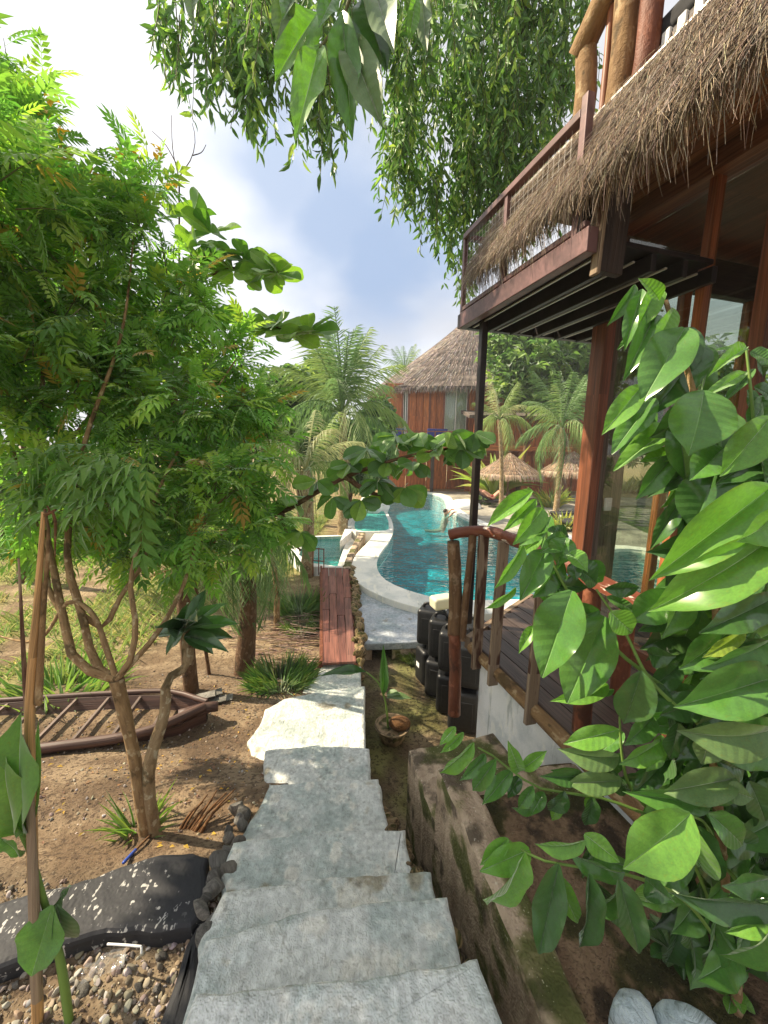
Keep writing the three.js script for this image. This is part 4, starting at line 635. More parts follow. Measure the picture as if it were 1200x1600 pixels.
function palm(name, label, base, crown, r, n, L, lift, mats, trunkM = M.barkGrey) {
  const t = thing(name, label, 'palm tree', base);
  obj('trunk', tube([base.clone().setY(base.y - .2), base.clone().lerp(crown, .5).add(V3(.06, 0, 0)), crown], [r * 1.25, r, r * .85], 0, 14, 10, .05), trunkM, t);
  for (let k = 0; k < n; k++) { const a = k * 2.399 + rr(-.2, .2), up = lift[0] + (lift[1] - lift[0]) * (k / n), S = L * rr(.85, 1.1), g = up > .75 ? frG[3] : up > .25 ? frG[0] : up > -.3 ? frG[1] : frG[2];
    const dir = V3(Math.cos(a), up, Math.sin(a)).normalize(); place('frond', g, pick(mats), t, leafMtx(crown, crown.clone().addScaledVector(dir, S), S, UP)); }
  return t;
}
{
  const P = (x, y, d) => atZ(x, y, d);
  palm('coconut_palm', 'coconut palm with tall arching fronds left of the thatched far house', P(535, 790, 14).setY(-.1), P(535, 645, 14), .16, 30, 3.1, [2.2, -.6], [M.frond[0], M.frond[0], M.frond[1]]);
  palm('drooping_palm', 'palm with pale yellowish drooping fronds behind the low leafy branch', P(478, 800, 10).setY(-.2), P(478, 735, 10), .14, 16, 2.0, [1.0, -.5], [M.frond[2], M.frond[1]]);
  palm('coconut_palm', 'small distant palm crown rising behind the far thatched roof edge', P(632, 735, 44).setY(0), P(632, 580, 44), .18, 18, 2.9, [1.4, -.5], [M.frond[1], M.frond[0]]);
  palm('manila_palm', 'slender pale trunked palm between the two thatched parasols', P(868, 800, 17).setY(.06), P(878, 668, 17), .11, 20, 2.5, [1.5, -.8], [M.frond[0], M.frond[1], M.frond[3]]);
  palm('manila_palm', 'bright young palm standing behind the dark balcony post', P(785, 770, 20).setY(.06), P(780, 655, 20), .1, 14, 2.0, [1.2, -.7], [M.frond[1], M.frond[2]]);
  palm('stout_palm', 'stout brown palm trunk with hanging fronds beside the dry frond heap', V3(-1.9, -.15, -4.95), P(385, 850, 5.0), .11, 13, 1.15, [.5, -1.3], [M.frond[3], M.frond[0]], M.barkDark);
  palm('slim_palm', 'slim palm trunk with thin fronds near the plank walkway', onY(432, 985, -.2), P(420, 840, 6.8), .05, 11, 1.1, [.8, -1.1], [M.frond[0], M.frond[3]], M.bark);
}
// broad leaved background trees
const clumpG = mergeGeometries([0, 1, 2, 3, 4].map(k => blade(2, elliptic, .3, .3).applyMatrix4(mtxE(V3(rr(-.3, .3), rr(-.2, .2), rr(-.3, .3)), rr(-.8, .8), k * 1.26, rr(-.5, .5), .42, .8, .8))));
function bgTree(name, label, base, bls, n, S, cols, group) {
  const t = thing(name, label, 'tree', base, group), bl = blobs(bls), top = bl.reduce((a, b) => a.add(b.c), V3(0, 0, 0)).multiplyScalar(1 / bl.length);
  obj('trunk', tube([base.clone().setY(base.y - .2), base.clone().lerp(top, .4), top], .16, .07, 8, 8), M.barkDark, t);
  bl.slice(0, 6).forEach(b => obj('limb', tube([base.clone().lerp(top, .4), base.clone().lerp(b.c, .75), b.c], .07, .02, 6, 6), M.barkDark, t));
  const area = bl.map(b => b.r.x * b.r.y), tot = area.reduce((a, b) => a + b), list = [];
  bl.forEach((b, i) => { const k = Math.round(n * area[i] / tot); for (let j = 0; j < k; j++) { const [p, v] = inBlob(b, .5), s = S * rr(.7, 1.3); list.push([mtxE(p, rr(-.7, .7), rr(0, 6.28), rr(-.7, .7), s), jit(pick(cols), .3)]); } });
  inst('foliage', clumpG, M.leafInst, list, t);
}
const gD = [[.08, .18, .035], [.11, .24, .04], [.15, .30, .05]], gL = [[.22, .38, .06], [.30, .46, .08], [.16, .30, .05]];
bgTree('broadleaf_tree', 'dense green tree in front of the far house right of the balcony post', V3(8, 0, -24), [[830, 560, 60, 50, 24], [790, 545, 40, 40, 25], [880, 555, 50, 45, 25], [850, 610, 60, 40, 24], [920, 560, 40, 45, 26], [800, 590, 40, 40, 24]], 1500, .62, gD.concat(gL));
bgTree('broadleaf_tree', 'pale green tree behind the coconut palm on its left', V3(-3.6, 0, -17), [[455, 610, 45, 35, 17], [435, 660, 45, 45, 16], [500, 590, 30, 35, 18], [480, 640, 40, 40, 17], [430, 610, 25, 20, 17]], 1300, .42, gL.concat(gL, gD));
bgTree('broadleaf_tree', 'low dark tree at the foot of the coconut palm', V3(-1.6, 0, -15.5), [[520, 700, 60, 40, 15.5], [570, 700, 50, 50, 16], [590, 660, 30, 40, 18], [560, 750, 40, 25, 15]], 900, .42, gD);
bgTree('broadleaf_tree', 'bushy tree far behind the glass front of the house', V3(17, 0, -24), [[1010, 630, 50, 60, 24], [1060, 600, 60, 80, 23], [1120, 640, 60, 70, 23], [990, 690, 40, 40, 23], [1000, 560, 40, 40, 25]], 1500, .6, gD.concat(gL));
bgTree('broadleaf_tree', 'tall dark tree behind the feathery tree on its left side', V3(-8.5, -.1, -9), [[40, 330, 90, 90, 9], [90, 480, 120, 80, 9], [30, 600, 90, 80, 9], [180, 560, 70, 70, 9.5]], 650, .36, gD.concat(gL));
bgTree('broadleaf_tree', 'spreading tree behind the frangipani at the edge of the sunny grass', V3(-5, -.15, -10), [[240, 650, 70, 70, 10], [330, 700, 80, 60, 10], [400, 660, 40, 50, 10.5], [200, 740, 80, 40, 10], [320, 590, 45, 40, 10]], 1000, .34, gD.concat(gL));
bgTree('broadleaf_tree', 'low thicket beyond the sunny grass under the feathery tree', V3(-11, -.1, -13), [[60, 780, 120, 45, 13], [190, 790, 90, 40, 13], [-40, 740, 90, 60, 13], [310, 790, 70, 35, 13.5]], 1500, .5, gD.concat(gL, gL));

// ------------------------------------------------------------------ far house, parasols, loungers
{
  const Z = -29, W = (px, py) => atZ(px, py, 29), fy = 3.15, ey = 7.25, x0 = W(603, 650).x, x1 = 15.5;
  const h = thing('far_thatched_house', 'two storey orange timber house with a tall curved thatched roof across the pool', 'house', [7.5, 0, -32]);
  // roof: rounded rectangular plan drawn in to a short ridge
  const NR = 26, NA = 96, pos = [], uv = [], idx = [], cx = 7.6, cz = -34.4;
  const rf = (t, a, dr = 0) => { const s = Math.pow(1 - t, 1.12), e = .55, ca = Math.cos(a), sa = Math.sin(a); const rx = (8.1 * s + .8) + dr, rz = (6.2 * s + .1) + dr; return V3(cx + rx * Math.sign(ca) * Math.pow(Math.abs(ca), e), ey + 6.6 * t, cz + rz * Math.sign(sa) * Math.pow(Math.abs(sa), e)); };
  for (let j = 0; j <= NR; j++) for (let i = 0; i <= NA; i++) { const a = i / NA * Math.PI * 2, t = j / NR, p = rf(t, a, .10 * (fbm(i * .3, j * .9, 999, 5, 3) - .5) + (j % 3 === 0 ? .05 : 0)); pos.push(p.x, p.y + .05 * (hash(i % NA, j, 4) - .5), p.z); uv.push(a * 7, t * 9); }
  for (let j = 0; j < NR; j++) for (let i = 0; i < NA; i++) { const a = j * (NA + 1) + i, b = a + NA + 1; idx.push(a, b, a + 1, a + 1, b, b + 1); }
  const g = new THREE.BufferGeometry(); g.setAttribute('position', new THREE.Float32BufferAttribute(pos, 3)); g.setAttribute('uv', new THREE.Float32BufferAttribute(uv, 2)); g.setIndex(idx); g.computeVertexNormals();
  const roof = obj('roof', g, M.farThatch, h);
  const fr = []; const fc = [[.34, .29, .25], [.27, .22, .19], [.42, .37, .32], [.20, .16, .14]];
  for (let i = 0; i < 5200; i++) { const a = rnd() * Math.PI * 2, p = rf(rr(0, .03), a, .02), d = V3(p.x - cx, 0, p.z - cz).normalize().multiplyScalar(.35).add(V3(rr(-.3, .3), -1, rr(-.3, .3))).normalize(); fr.push([leafMtx(p, p.clone().addScaledVector(d, rr(.3, .62)), rr(.04, .09), V3(0, .3, 1)), jit(pick(fc), .3)]); }
  for (let i = 0; i < 5200; i++) { const a = rr(Math.PI * .0, Math.PI) , t = rr(.02, .95), p = rf(t, a, .04), q = rf(t - .07, a, .10); fr.push([leafMtx(p, q, rr(.03, .07), V3(0, .5, 1)), jit(pick(fc), .3)]); }
  inst('roof_thatch', strandG, M.strand, fr, h);
  // upper wall of vertical timber panels
  const px = [603, 615, 628.5, 638, 650, 661, 671, 681, 693, 730, 741, 752, 763, 775, 790, 806, 822, 838, 854, 870];
  const top = ey + .25;
  for (let i = 0; i < px.length - 1; i++) {
    const a = W(px[i], 650).x, b = W(px[i + 1], 650).x;
    if (i === 2 || i === 8) continue;
    obj('panel', bar(V3((a + b) / 2, fy, Z), V3((a + b) / 2, top, Z), b - a - .03, .1, V3(0, 0, 1), .02), M.panel[i % 3], h);
  }
  for (const i of [0, 2, 3, 6, 8, 9, 13, 19]) obj('stud', bar(V3(W(px[i], 650).x, fy, Z + .06), V3(W(px[i], 650).x, top, Z + .06), .13, .08, V3(0, 0, 1)), M.redWood, h);
  for (const [i, lab] of [[2, 'window'], [8, 'door']]) {
    const a = W(px[i], 650).x + .06, b = W(px[i + 1], 650).x - .06, c = (a + b) / 2;
    const fm = obj(lab, [bar(V3(a, fy, Z), V3(a, top, Z), .08, .1, V3(0, 0, 1)), bar(V3(b, fy, Z), V3(b, top, Z), .08, .1, V3(0, 0, 1)), bar(V3(c, fy, Z), V3(c, top, Z), .06, .1, V3(0, 0, 1))], M.whitePaint, h);
    obj('pane', bar(V3(a, (fy + top) / 2, Z + .02), V3(b, (fy + top) / 2, Z + .02), .01, top - fy - .1), M.glass, fm);
    const n = 40, cp = [], ci = []; for (let k = 0; k <= n; k++) for (const y of [fy, top]) cp.push(mixn(a, b, k / n), y, Z - .18 + .06 * Math.sin(k * 1.9)); for (let k = 0; k < n; k++) ci.push(k * 2, k * 2 + 2, k * 2 + 1, k * 2 + 1, k * 2 + 2, k * 2 + 3);
    const cg = new THREE.BufferGeometry(); cg.setAttribute('position', new THREE.Float32BufferAttribute(cp, 3)); cg.setIndex(ci); cg.computeVertexNormals(); obj('curtain', cg, M.curtain, fm);
  }
  obj('side_wall', bar(V3(x0 + .05, (fy + top) / 2, Z - .1), V3(x0 + .05, (fy + top) / 2, Z - 9), .1, top - fy), M.panel[0], h);
  obj('inner_wall', bar(V3(x0, (fy + top) / 2, Z - 2.5), V3(x1, (fy + top) / 2, Z - 2.5), .1, top - fy), M.panel[1], h);
  // veranda with rail
  obj('veranda_floor', bar(V3((x0 + x1) / 2, fy - .12, Z - .4), V3((x0 + x1) / 2, fy - .12, Z + 2.0), x1 - x0 + .4, .22), M.panel[1], h);
  for (const y of [fy + .55, fy + 1.0]) obj('rail', bar(V3(x0, y, Z + 1.95), V3(x1, y, Z + 1.95), .06, .07), M.redWood, h);
  for (let i = 0; i <= 14; i++) obj('rail_post', bar(V3(mixn(x0, x1, i / 14), fy, Z + 1.95), V3(mixn(x0, x1, i / 14), fy + 1.03, Z + 1.95), .08, .08, V3(0, 0, 1)), M.redWood, h);
  for (let i = 0; i <= 5; i++) obj('ground_post', bar(V3(mixn(x0 + .2, x1 - .2, i / 5), -.05, Z + 1.8), V3(mixn(x0 + .2, x1 - .2, i / 5), fy - .23, Z + 1.8), .22, .22, V3(0, 0, 1)), M.darkWood, h);
  for (let i = 0; i < 10; i++) { const a = mixn(x0, x1, i / 10), b = mixn(x0, x1, (i + 1) / 10); obj('ground_panel', bar(V3((a + b) / 2, -.05, Z - 1), V3((a + b) / 2, fy - .24, Z - 1), b - a - .04, .1, V3(0, 0, 1)), M.panel[i % 3], h); }
  for (const [x, y] of [[638, 662], [697, 655], [715, 656]]) { const c = thing('blue_chair', 'dark blue cushioned chair on the veranda of the far house', 'chair', [W(x, 0).x, fy, Z + 1.2], 'blue veranda chairs'); const o = c.position; obj('seat', bar(V3(o.x - .35, fy + .42, o.z), V3(o.x + .35, fy + .42, o.z), .6, .18, UP, .05), M.blueCloth, c); obj('backrest', bar(V3(o.x - .35, fy + .85, o.z - .3), V3(o.x + .35, fy + .85, o.z - .3), .14, .75, UP, .05), M.blueCloth, c); for (const s of [-1, 1]) for (const q of [-.22, .22]) obj('leg', bar(V3(o.x + s * .3, fy, o.z + q), V3(o.x + s * .3, fy + .34, o.z + q), .05, .05, V3(0, 0, 1)), M.darkWood, c); }
  // right wing
  const w = thing('side_wing', 'lower orange timber wing with open ground floor behind the slender palm', 'house', [13, 0, -27]);
  const a = atZ(775, 0, 26.5).x, b = atZ(945, 0, 26.5).x;
  for (let i = 0; i < 9; i++) { const u = mixn(a, b, i / 9), v = mixn(a, b, (i + 1) / 9); obj('panel', bar(V3((u + v) / 2, 3.3, -26.5), V3((u + v) / 2, 4.9, -26.5), v - u - .03, .1, V3(0, 0, 1)), M.panel[i % 3], w); if (i > 4) obj('panel', bar(V3((u + v) / 2, -.05, -26.9), V3((u + v) / 2, 2.95, -26.9), v - u - .03, .1, V3(0, 0, 1)), M.panel[(i + 1) % 3], w); }
  obj('beam', bar(V3(a - .3, 3.12, -26.3), V3(b + .3, 3.12, -26.3), .5, .34), M.panel[2], w);
  for (let i = 0; i < 5; i++) obj('post', bar(V3(mixn(a, b, i / 4), -.05, -26.2), V3(mixn(a, b, i / 4), 2.94, -26.2), .2, .2, V3(0, 0, 1)), M.redWood, w);
  obj('back_wall', bar(V3(a, 1.4, -28.6), V3(b, 1.4, -28.6), .1, 3), M.panel[1], w);
  obj('roof', bar(V3((a + b) / 2, 5.05, -25.6), V3((a + b) / 2, 5.6, -28.6), b - a + 1, .2), M.farThatch, w);
}
function parasol(x, y, d, label) {
  const c = atZ(x, y, d), b = V3(c.x, .06, c.z), t = thing('thatched_parasol', label, 'parasol', b, 'thatched parasols on the terrace');
  obj('pole', tube([b.clone(), c.clone().setY(c.y - .1)], .06, .05, 4, 8), M.log, t);
  const R = 1.75, H = 1.15; let g = new THREE.ConeGeometry(R, H, 28, 5, true); const p = g.attributes.position; for (let i = 0; i < p.count; i++) { const f = 1 + .08 * (hash(i, 3, 9) - .5); p.setX(i, p.getX(i) * f); p.setZ(i, p.getZ(i) * f); } g.computeVertexNormals(); const u = g.attributes.uv; for (let i = 0; i < u.count; i++) u.setXY(i, u.getX(i) * 8, u.getY(i) * 1.6); g.translate(c.x, c.y - H / 2, c.z); obj('canopy', g, std({ map: rep(T.thatch, 2), roughness: .95, color: col(.62, .44, .30) }), t);
  const l = []; for (let i = 0; i < 1500; i++) { const a = rnd() * 6.283, s = i < 700 ? 1 : Math.sqrt(rnd()), q = V3(c.x + Math.cos(a) * R * s, c.y - H * s + .02, c.z + Math.sin(a) * R * s), dd = V3(Math.cos(a), s > .98 ? -1.6 : -.72, Math.sin(a)).normalize(); l.push([leafMtx(q, q.clone().addScaledVector(dd, rr(.2, .42)), rr(.025, .05), UP), jit(pick([[.60, .45, .32], [.48, .34, .24], [.68, .54, .40]]), .2)]); } inst('thatch', strandG, M.strand, l, t);
  for (let k = 0; k < 8; k++) { const a = k / 8 * 6.283; obj('rib', bar(c.clone().setY(c.y - .12), V3(c.x + Math.cos(a) * R * .95, c.y - H + .0, c.z + Math.sin(a) * R * .95), .05, .05), M.log, t); }
}
parasol(797, 707, 22, 'shaggy thatched parasol close behind the dark balcony post'); parasol(897, 705, 23, 'shaggy thatched parasol behind the slender pale palm trunk');
function lounger(p, turn, label, back, group) {
  const t = thing('sun_lounger', label, 'sun lounger', p, group), q = (x, y, z) => V3(x, y, z).applyAxisAngle(UP, turn).add(p), s0 = V3(Math.cos(turn), 0, -Math.sin(turn));
  obj('seat', bar(q(0, .34, -.35), q(0, .34, .95), .66, .08, UP, .02), M.cushion, t); obj('backrest', bar(q(0, .36, -.36), q(0, .36 + Math.sin(back) * .75, -.36 - Math.cos(back) * .75), .66, .07, UP, .02), M.cushion, t);
  for (const s of [-1, 1]) obj('side_rail', bar(q(s * .34, .29, -.95), q(s * .34, .29, .95), .05, .07), M.darkSteel, t);
  for (const s of [-1, 1]) for (const z of [-.85, .85]) obj('leg', bar(q(s * .32, 0, z), q(s * .32, .26, z), .06, .06, V3(0, 0, 1)), M.darkSteel, t);
  obj('prop', bar(q(0, .28, -.7), q(0, .36 + Math.sin(back) * .4, -.36 - Math.cos(back) * .42), .5, .03), M.darkSteel, t); return q;
}
const lgr = y => .06;
lounger(onY(905, 826, .06), -1.15, 'black sun lounger with raised back beside the yellow green bush', .75);
lounger(onY(893, 812, .06), -1.15, 'black sun lounger with raised back standing farther back than its neighbour', .8);
const lp = onY(775, 792, .06), lq = lounger(lp, 1.5, 'black sun lounger carrying a reclining sunbather', .5);
// continuous bodies from tapered bones
function body(bones, lo, hi, res, k = .03) {
  const mc = new MarchingCubes(res, new THREE.MeshBasicMaterial(), false, false, 60000); mc.isolation = 0; const S = hi.clone().sub(lo), s = Math.max(S.x, S.y, S.z), c = lo.clone().add(hi).multiplyScalar(.5), h = s / 2, pa = V3(0, 0, 0), ba = V3(0, 0, 0), P = V3(0, 0, 0);
  for (let z = 0; z < res; z++) for (let y = 0; y < res; y++) for (let x = 0; x < res; x++) {
    P.set(c.x + (x - res / 2) / (res / 2) * h, c.y + (y - res / 2) / (res / 2) * h, c.z + (z - res / 2) / (res / 2) * h); let d = 9;
    for (const [a, b, r0, r1] of bones) { pa.subVectors(P, a); ba.subVectors(b, a); const t = Math.max(0, Math.min(1, pa.dot(ba) / ba.lengthSq())), e = pa.addScaledVector(ba, -t).length() - mixn(r0, r1, t), m = Math.max(k - Math.abs(d - e), 0) / k; d = Math.min(d, e) - m * m * k * .25; }
    mc.field[x + y * res + z * res * res] = -d;
  }
  mc.update(); const n = mc.count, p = mc.positionArray.slice(0, n * 3), g = new THREE.BufferGeometry(); g.setAttribute('position', new THREE.BufferAttribute(new Float32Array(p), 3)); g.scale(h, h, h); g.translate(c.x, c.y, c.z); const f = mergeVertices(g, 1e-4); f.computeVertexNormals(); return boxUV2(f);
}
{
  const q = lq, b = [];
  const hip = q(0, .48, -.25), ch = q(0, .72, -.68), nk = q(0, .86, -.86), hd = q(0, .95, -1.0);
  b.push([hip, ch, .13, .15], [ch, nk, .13, .06], [nk, hd, .055, .06], [hd, q(0, 1.02, -1.06), .10, .10]);
  for (const s of [-1, 1]) { b.push([q(s * .09, .47, -.2), q(s * .11, .82, .12), .085, .06], [q(s * .11, .82, .12), q(s * .11, .45, .42), .055, .038], [q(s * .11, .44, .42), q(s * .11, .42, .6), .035, .025], [q(s * .17, .80, -.74), q(s * .27, .58, -.5), .05, .042], [q(s * .27, .58, -.5), q(s * .22, .50, -.26), .04, .03], [q(s * .22, .50, -.26), q(s * .2, .47, -.17), .032, .022]); }
  const lo = V3(1e9, 1e9, 1e9), hi = V3(-1e9, -1e9, -1e9); for (const [a, c] of b) for (const v of [a, c]) { lo.min(v); hi.max(v); } lo.addScalar(-.2); hi.addScalar(.2);
  const t = thing('person', 'person in red swimwear reclining on a black lounger with knees raised', 'person', lp.clone().setY(.4)); obj('body', body(b, lo, hi, 72), M.skin, t);
  obj('swimwear', tube([q(-.14, .49, -.22), q(0, .5, -.24), q(.14, .49, -.22)], .135, .135, 6, 12, 0), M.swim, t); const hg = new THREE.SphereGeometry(.115, 16, 12, 0, 6.283, 0, 1.7); hg.rotateX(-1.2); const hp = q(0, 1.0, -1.08); hg.translate(hp.x, hp.y, hp.z); obj('hair', hg, M.hair, t);
}
{ // swimmer resting at the pool edge, back to the view
  const e0 = onY(711, 800, .1), ed = pool.reduce((a, c) => Math.hypot(c[0] - e0.x, c[1] - e0.z) < Math.hypot(a[0] - e0.x, a[1] - e0.z) ? c : a), p = V3(ed[0] - .42, -.2, ed[1]), q = (x, y, z) => V3(p.x - z, p.y + y, p.z + x), b = [[q(0, -.55, .12), q(0, -.1, 0), .14, .17], [q(0, -.1, 0), q(0, .12, 0), .14, .06], [q(0, .1, 0), q(0, .26, -.02), .055, .06], [q(0, .27, -.02), q(0, .34, -.03), .095, .10]];
  for (const s of [-1, 1]) b.push([q(s * .18, .02, 0), q(s * .34, .14, -.12), .055, .045], [q(s * .34, .14, -.12), q(s * .40, .36, -.34), .042, .032], [q(s * .40, .36, -.34), q(s * .38, .37, -.48), .034, .022], [q(s * .09, -.55, .1), q(s * .1, -.62, .5), .08, .06], [q(s * .1, -.62, .5), q(s * .1, -.6, .9), .055, .04]);
  const t = thing('person', 'swimmer with dark hair resting arms at the pool edge by the white boulder', 'person', p.clone()); obj('body', body(b, p.clone().add(V3(-1.1, -.9, -.8)), p.clone().add(V3(.75, .65, .8)), 84), M.skin, t); const hg = new THREE.SphereGeometry(.112, 18, 14, 0, 6.283, 0, 1.75); hg.rotateZ(.6); hg.translate(p.x, p.y + .34, p.z); obj('hair', hg, M.hair, t);
}
const boulderG = new THREE.SphereGeometry(.5, 32, 20); { const p = boulderG.attributes.position; for (let i = 0; i < p.count; i++) { const v = V3(p.getX(i), p.getY(i), p.getZ(i)), f = 1 + .22 * (fbm(v.x * 3 + 9, v.y * 3 + v.z * 3 + 9, 99, 7, 3) - .5); p.setXYZ(i, v.x * f, v.y * f, v.z * f); } boulderG.computeVertexNormals(); boxUV2(boulderG); }
{ // white boulders at the pool rim and small white chairs on the far lawn
  for (const [x, y, rx, ry, lab] of [[724, 792, .95, .36, 'big white rounded boulder at the far corner of the pool'], [878, 854, .62, .36, 'white rounded boulder at the near right rim of the pool']]) { const p = onY(x, y, .1); const m = place('white_boulder', boulderG, M.whitewash, null, mtxE(p, 0, .5, 0, rx * 2, ry * 2.2, rx * 1.6)); tag(m, lab, 'boulder'); }
  for (const [x, lab] of [[722, 'white garden chair on the far lawn before the house'], [736, 'white garden chair on the far lawn before the house']]) { const p = onY(x, 757, .05), t = thing('garden_chair', lab, 'chair', p, 'white garden chairs'), q = (a, b, c) => V3(p.x + a, p.y + b, p.z + c); obj('seat', bar(q(-.26, .42, 0), q(.26, .42, 0), .5, .05), M.whitePaint, t); obj('backrest', bar(q(-.26, .72, -.26), q(.26, .72, -.26), .05, .5), M.whitePaint, t); for (const s of [-1, 1]) for (const z of [-.22, .22]) obj('leg', bar(q(s * .22, 0, z), q(s * .22, .4, z), .04, .04, V3(0, 0, 1)), M.whitePaint, t); }
}
// leafy bushes and grass clumps
const strap = [blade(5, t => (1 - t * t) * .9 + .05, .3, .5), blade(5, t => (1 - t * t) * .9 + .05, .3, .9), blade(5, t => (1 - t * t) * .9 + .05, .3, .2)];
function clump(name, label, p, n, L, w, spread, cols, cat = 'plant') { const t = thing(name, label, cat, p), l = [[], [], []]; for (let i = 0; i < n; i++) { const a = rnd() * 6.283, r = spread * Math.sqrt(rnd()), b = p.clone().add(V3(Math.cos(a) * r, -.03, Math.sin(a) * r)), d = V3(Math.cos(a) * rr(.1, .8), 1, Math.sin(a) * rr(.1, .8)).normalize(), S = L * rr(.6, 1.15); l[i % 3].push([leafMtx(b, b.clone().addScaledVector(d, S), w, V3(-Math.cos(a), .5, -Math.sin(a))), jit(pick(cols), .25)]); } l.forEach((q, i) => inst('blades', strap[i], M.leafInst, q, t)); return t; }
clump('strap_leaf_plant', 'bright green strap leaved clump behind the old canoe', onY(95, 1092, -.0), 260, .48, .035, .55, [[.22, .40, .06], [.14, .30, .05], [.30, .46, .09]]);
clump('grass_clump', 'thick green grass clump beside the top of the landing', onY(440, 1075, -.05), 1000, .4, .009, .28, [[.16, .32, .05], [.10, .24, .04], [.26, .38, .07]], 'grass clump');
clump('grass_clump', 'green grass clump below the lower pool wall', onY(468, 960, -.28), 500, .5, .014, .36, [[.14, .30, .05], [.22, .36, .07]], 'grass clump');
clump('grass_clump', 'small green tuft beside the dry frond heap', onY(470, 990, -.22), 260, .35, .012, .2, [[.16, .32, .05], [.24, .38, .07]], 'grass clump');
clump('grass_clump', 'sparse green shoots sprouting at the forked trunk base', V3(-1.56, .5, -2.2), 40, .3, .014, .1, [[.26, .42, .06], [.2, .36, .05]], 'grass clump');
clump('grass_clump', 'mossy grass strip on the concrete apron beside the black cans', onY(650, 1028, -.28), 420, .16, .014, .22, [[.14, .22, .03], [.2, .27, .04]], 'grass clump');
clump('yellow_bush', 'yellow green leafy bush in front of the black loungers', onY(880, 826, .06), 260, .7, .09, .5, [[.42, .48, .06], [.26, .38, .06], [.55, .55, .08]]);
clump('yellow_bush', 'yellow leaved shrub at the foot of the slender palm', onY(862, 792, .06), 140, 1.1, .12, .4, [[.5, .52, .08], [.3, .42, .07]]);
clump('garden_shrub', 'small green shrub beside the white boulder and lounger', onY(756, 787, .06), 110, .8, .1, .4, [[.2, .36, .06], [.14, .28, .05]]);
clump('banana_clump', 'bright lime banana like plant behind the balcony post', atZ(772, 760, 24).setY(.05), 60, 3.4, .5, .5, [[.42, .52, .08], [.3, .45, .06]]);
clump('hedge_plant', 'leafy border plant at the far edge of the paved lawn', onY(975, 768, .06), 200, 1.3, .12, 1.4, [[.3, .38, .08], [.4, .44, .12]]);
clump('hedge_plant', 'leafy border plant seen through the glass behind the mullion', onY(1030, 768, .06), 200, 1.3, .12, 1.4, [[.3, .38, .08], [.2, .30, .07]]);
{ // ground cover
  const l = []; for (let i = 0; i < 26000; i++) { const x = -2.6 - Math.pow(rnd(), 1.4) * 13, z = rr(-4.6, -19); if (fbm(x * .9 + 60, z * .9 + 60, 999, 44, 5) < .38 || z > -4.4 - (x + 2.6) * .0) continue; if (x > -3.6 && z > -8) continue; const p = V3(x, groundH(x, z) - .01, z), a = rnd() * 6.283, S = rr(.1, .3); l.push([leafMtx(p, p.clone().add(V3(Math.cos(a) * .5, 1, Math.sin(a) * .5).multiplyScalar(S)), .02, V3(-Math.cos(a), .4, -Math.sin(a))), jit(pick([[.34, .44, .12], [.24, .38, .08], [.5, .5, .2]]), .25)]); }
  const m = inst('grass', strap[0], M.leafInst, l, null); tag(m, 'sunlit yellow green grass under the trees', 'grass', null, 'stuff');
  const d = thing('dry_frond_heap', 'heap of dry pinkish brown palm fronds beside the stout palm', 'frond heap', onY(425, 1020, -.2)); const tw = [];
  for (let i = 0; i < 420; i++) { const c = onY(rr(345, 490), rr(968, 1052), -.15), a = rr(-.6, .6), L = rr(.2, .6); const q = V3(Math.cos(a) * L, rr(-.06, .12), Math.sin(a) * L * .6); c.y += rr(-.02, .22) * (1 - Math.min(1, Math.abs(c.x + 1.4))); tw.push([leafMtx(c, c.clone().add(q), rr(.012, .03), UP), jit(pick([[.42, .29, .22], [.34, .22, .17], [.52, .40, .30]]), .25)]); } inst('dry_fronds', strandG, M.strand, tw, d);
  // pebbles, litter
  const pb = [], ok = (x, z) => !stairBand(x, z) && x < -.5;
  for (let i = 0; i < 9500; i++) { const near = i < 6500, x = near ? rr(-2.6, -.75) : rr(-4.6, -.8), z = near ? rr(-.5, -1.75) : rr(-2.1, -5); if (!ok(x, z)) continue; const s = Math.pow(rnd(), 3) * (near ? .03 : .018) + .005; pb.push([mtxE(V3(x, groundH(x, z) + s * .15, z), rr(0, 6), rr(0, 6), rr(0, 6), s * 1.4, s, s * 1.2), jit(pick([[.32, .28, .23], [.25, .21, .17], [.42, .38, .33], [.20, .165, .13]]), .25)]); }
  tag(inst('gravel', stoneGeos[1], M.strand, pb, null), 'loose pebbles and gravel scattered over the dirt', 'gravel', null, 'stuff');
  const yl = []; for (let i = 0; i < 520; i++) { const x = rr(-3.4, -.9), z = rr(-2.0, -4.6); if (!ok(x, z)) continue; const p = V3(x, groundH(x, z) + .006, z), a = rnd() * 6.283, S = rr(.02, .05); yl.push([leafMtx(p, p.clone().add(V3(Math.cos(a), rr(-.1, .3), Math.sin(a)).multiplyScalar(S)), S * .5, UP), jit(rnd() < .28 ? [.75, .50, .04] : pick([[.30, .17, .08], [.42, .26, .12], [.22, .13, .07]]), .2)]); }
  for (const [x, y, h] of [[565, 1000, 0]]) void 0;
  tag(inst('leaf_litter', blade(2, elliptic, .4, .3), M.leafInst, yl, null), 'fallen yellow and brown leaflets on the dirt', 'leaf litter', null, 'stuff');
  const rb = thing('rubble_bed', 'bed of loose grey stones beside the black slab and stairs', 'rubble', V3(-1.3, .75, -1.3));
  for (let i = 0; i < 90; i++) { const x = rr(-2.4, -.82), z = rr(-.75, -1.62), s = .025 + .05 * Math.pow(rnd(), 1.7); place('stone', pick(stoneGeos), pick(M.stone), rb, mtxE(V3(x, groundH(x, z) + s * .1, z), rr(0, 6), rr(0, 6), rr(0, 6), s * rr(.9, 1.5), s, s * rr(.9, 1.4))); }
}

scene.fog = new THREE.FogExp2(new THREE.Color().setRGB(.9, .93, 1), .0014);
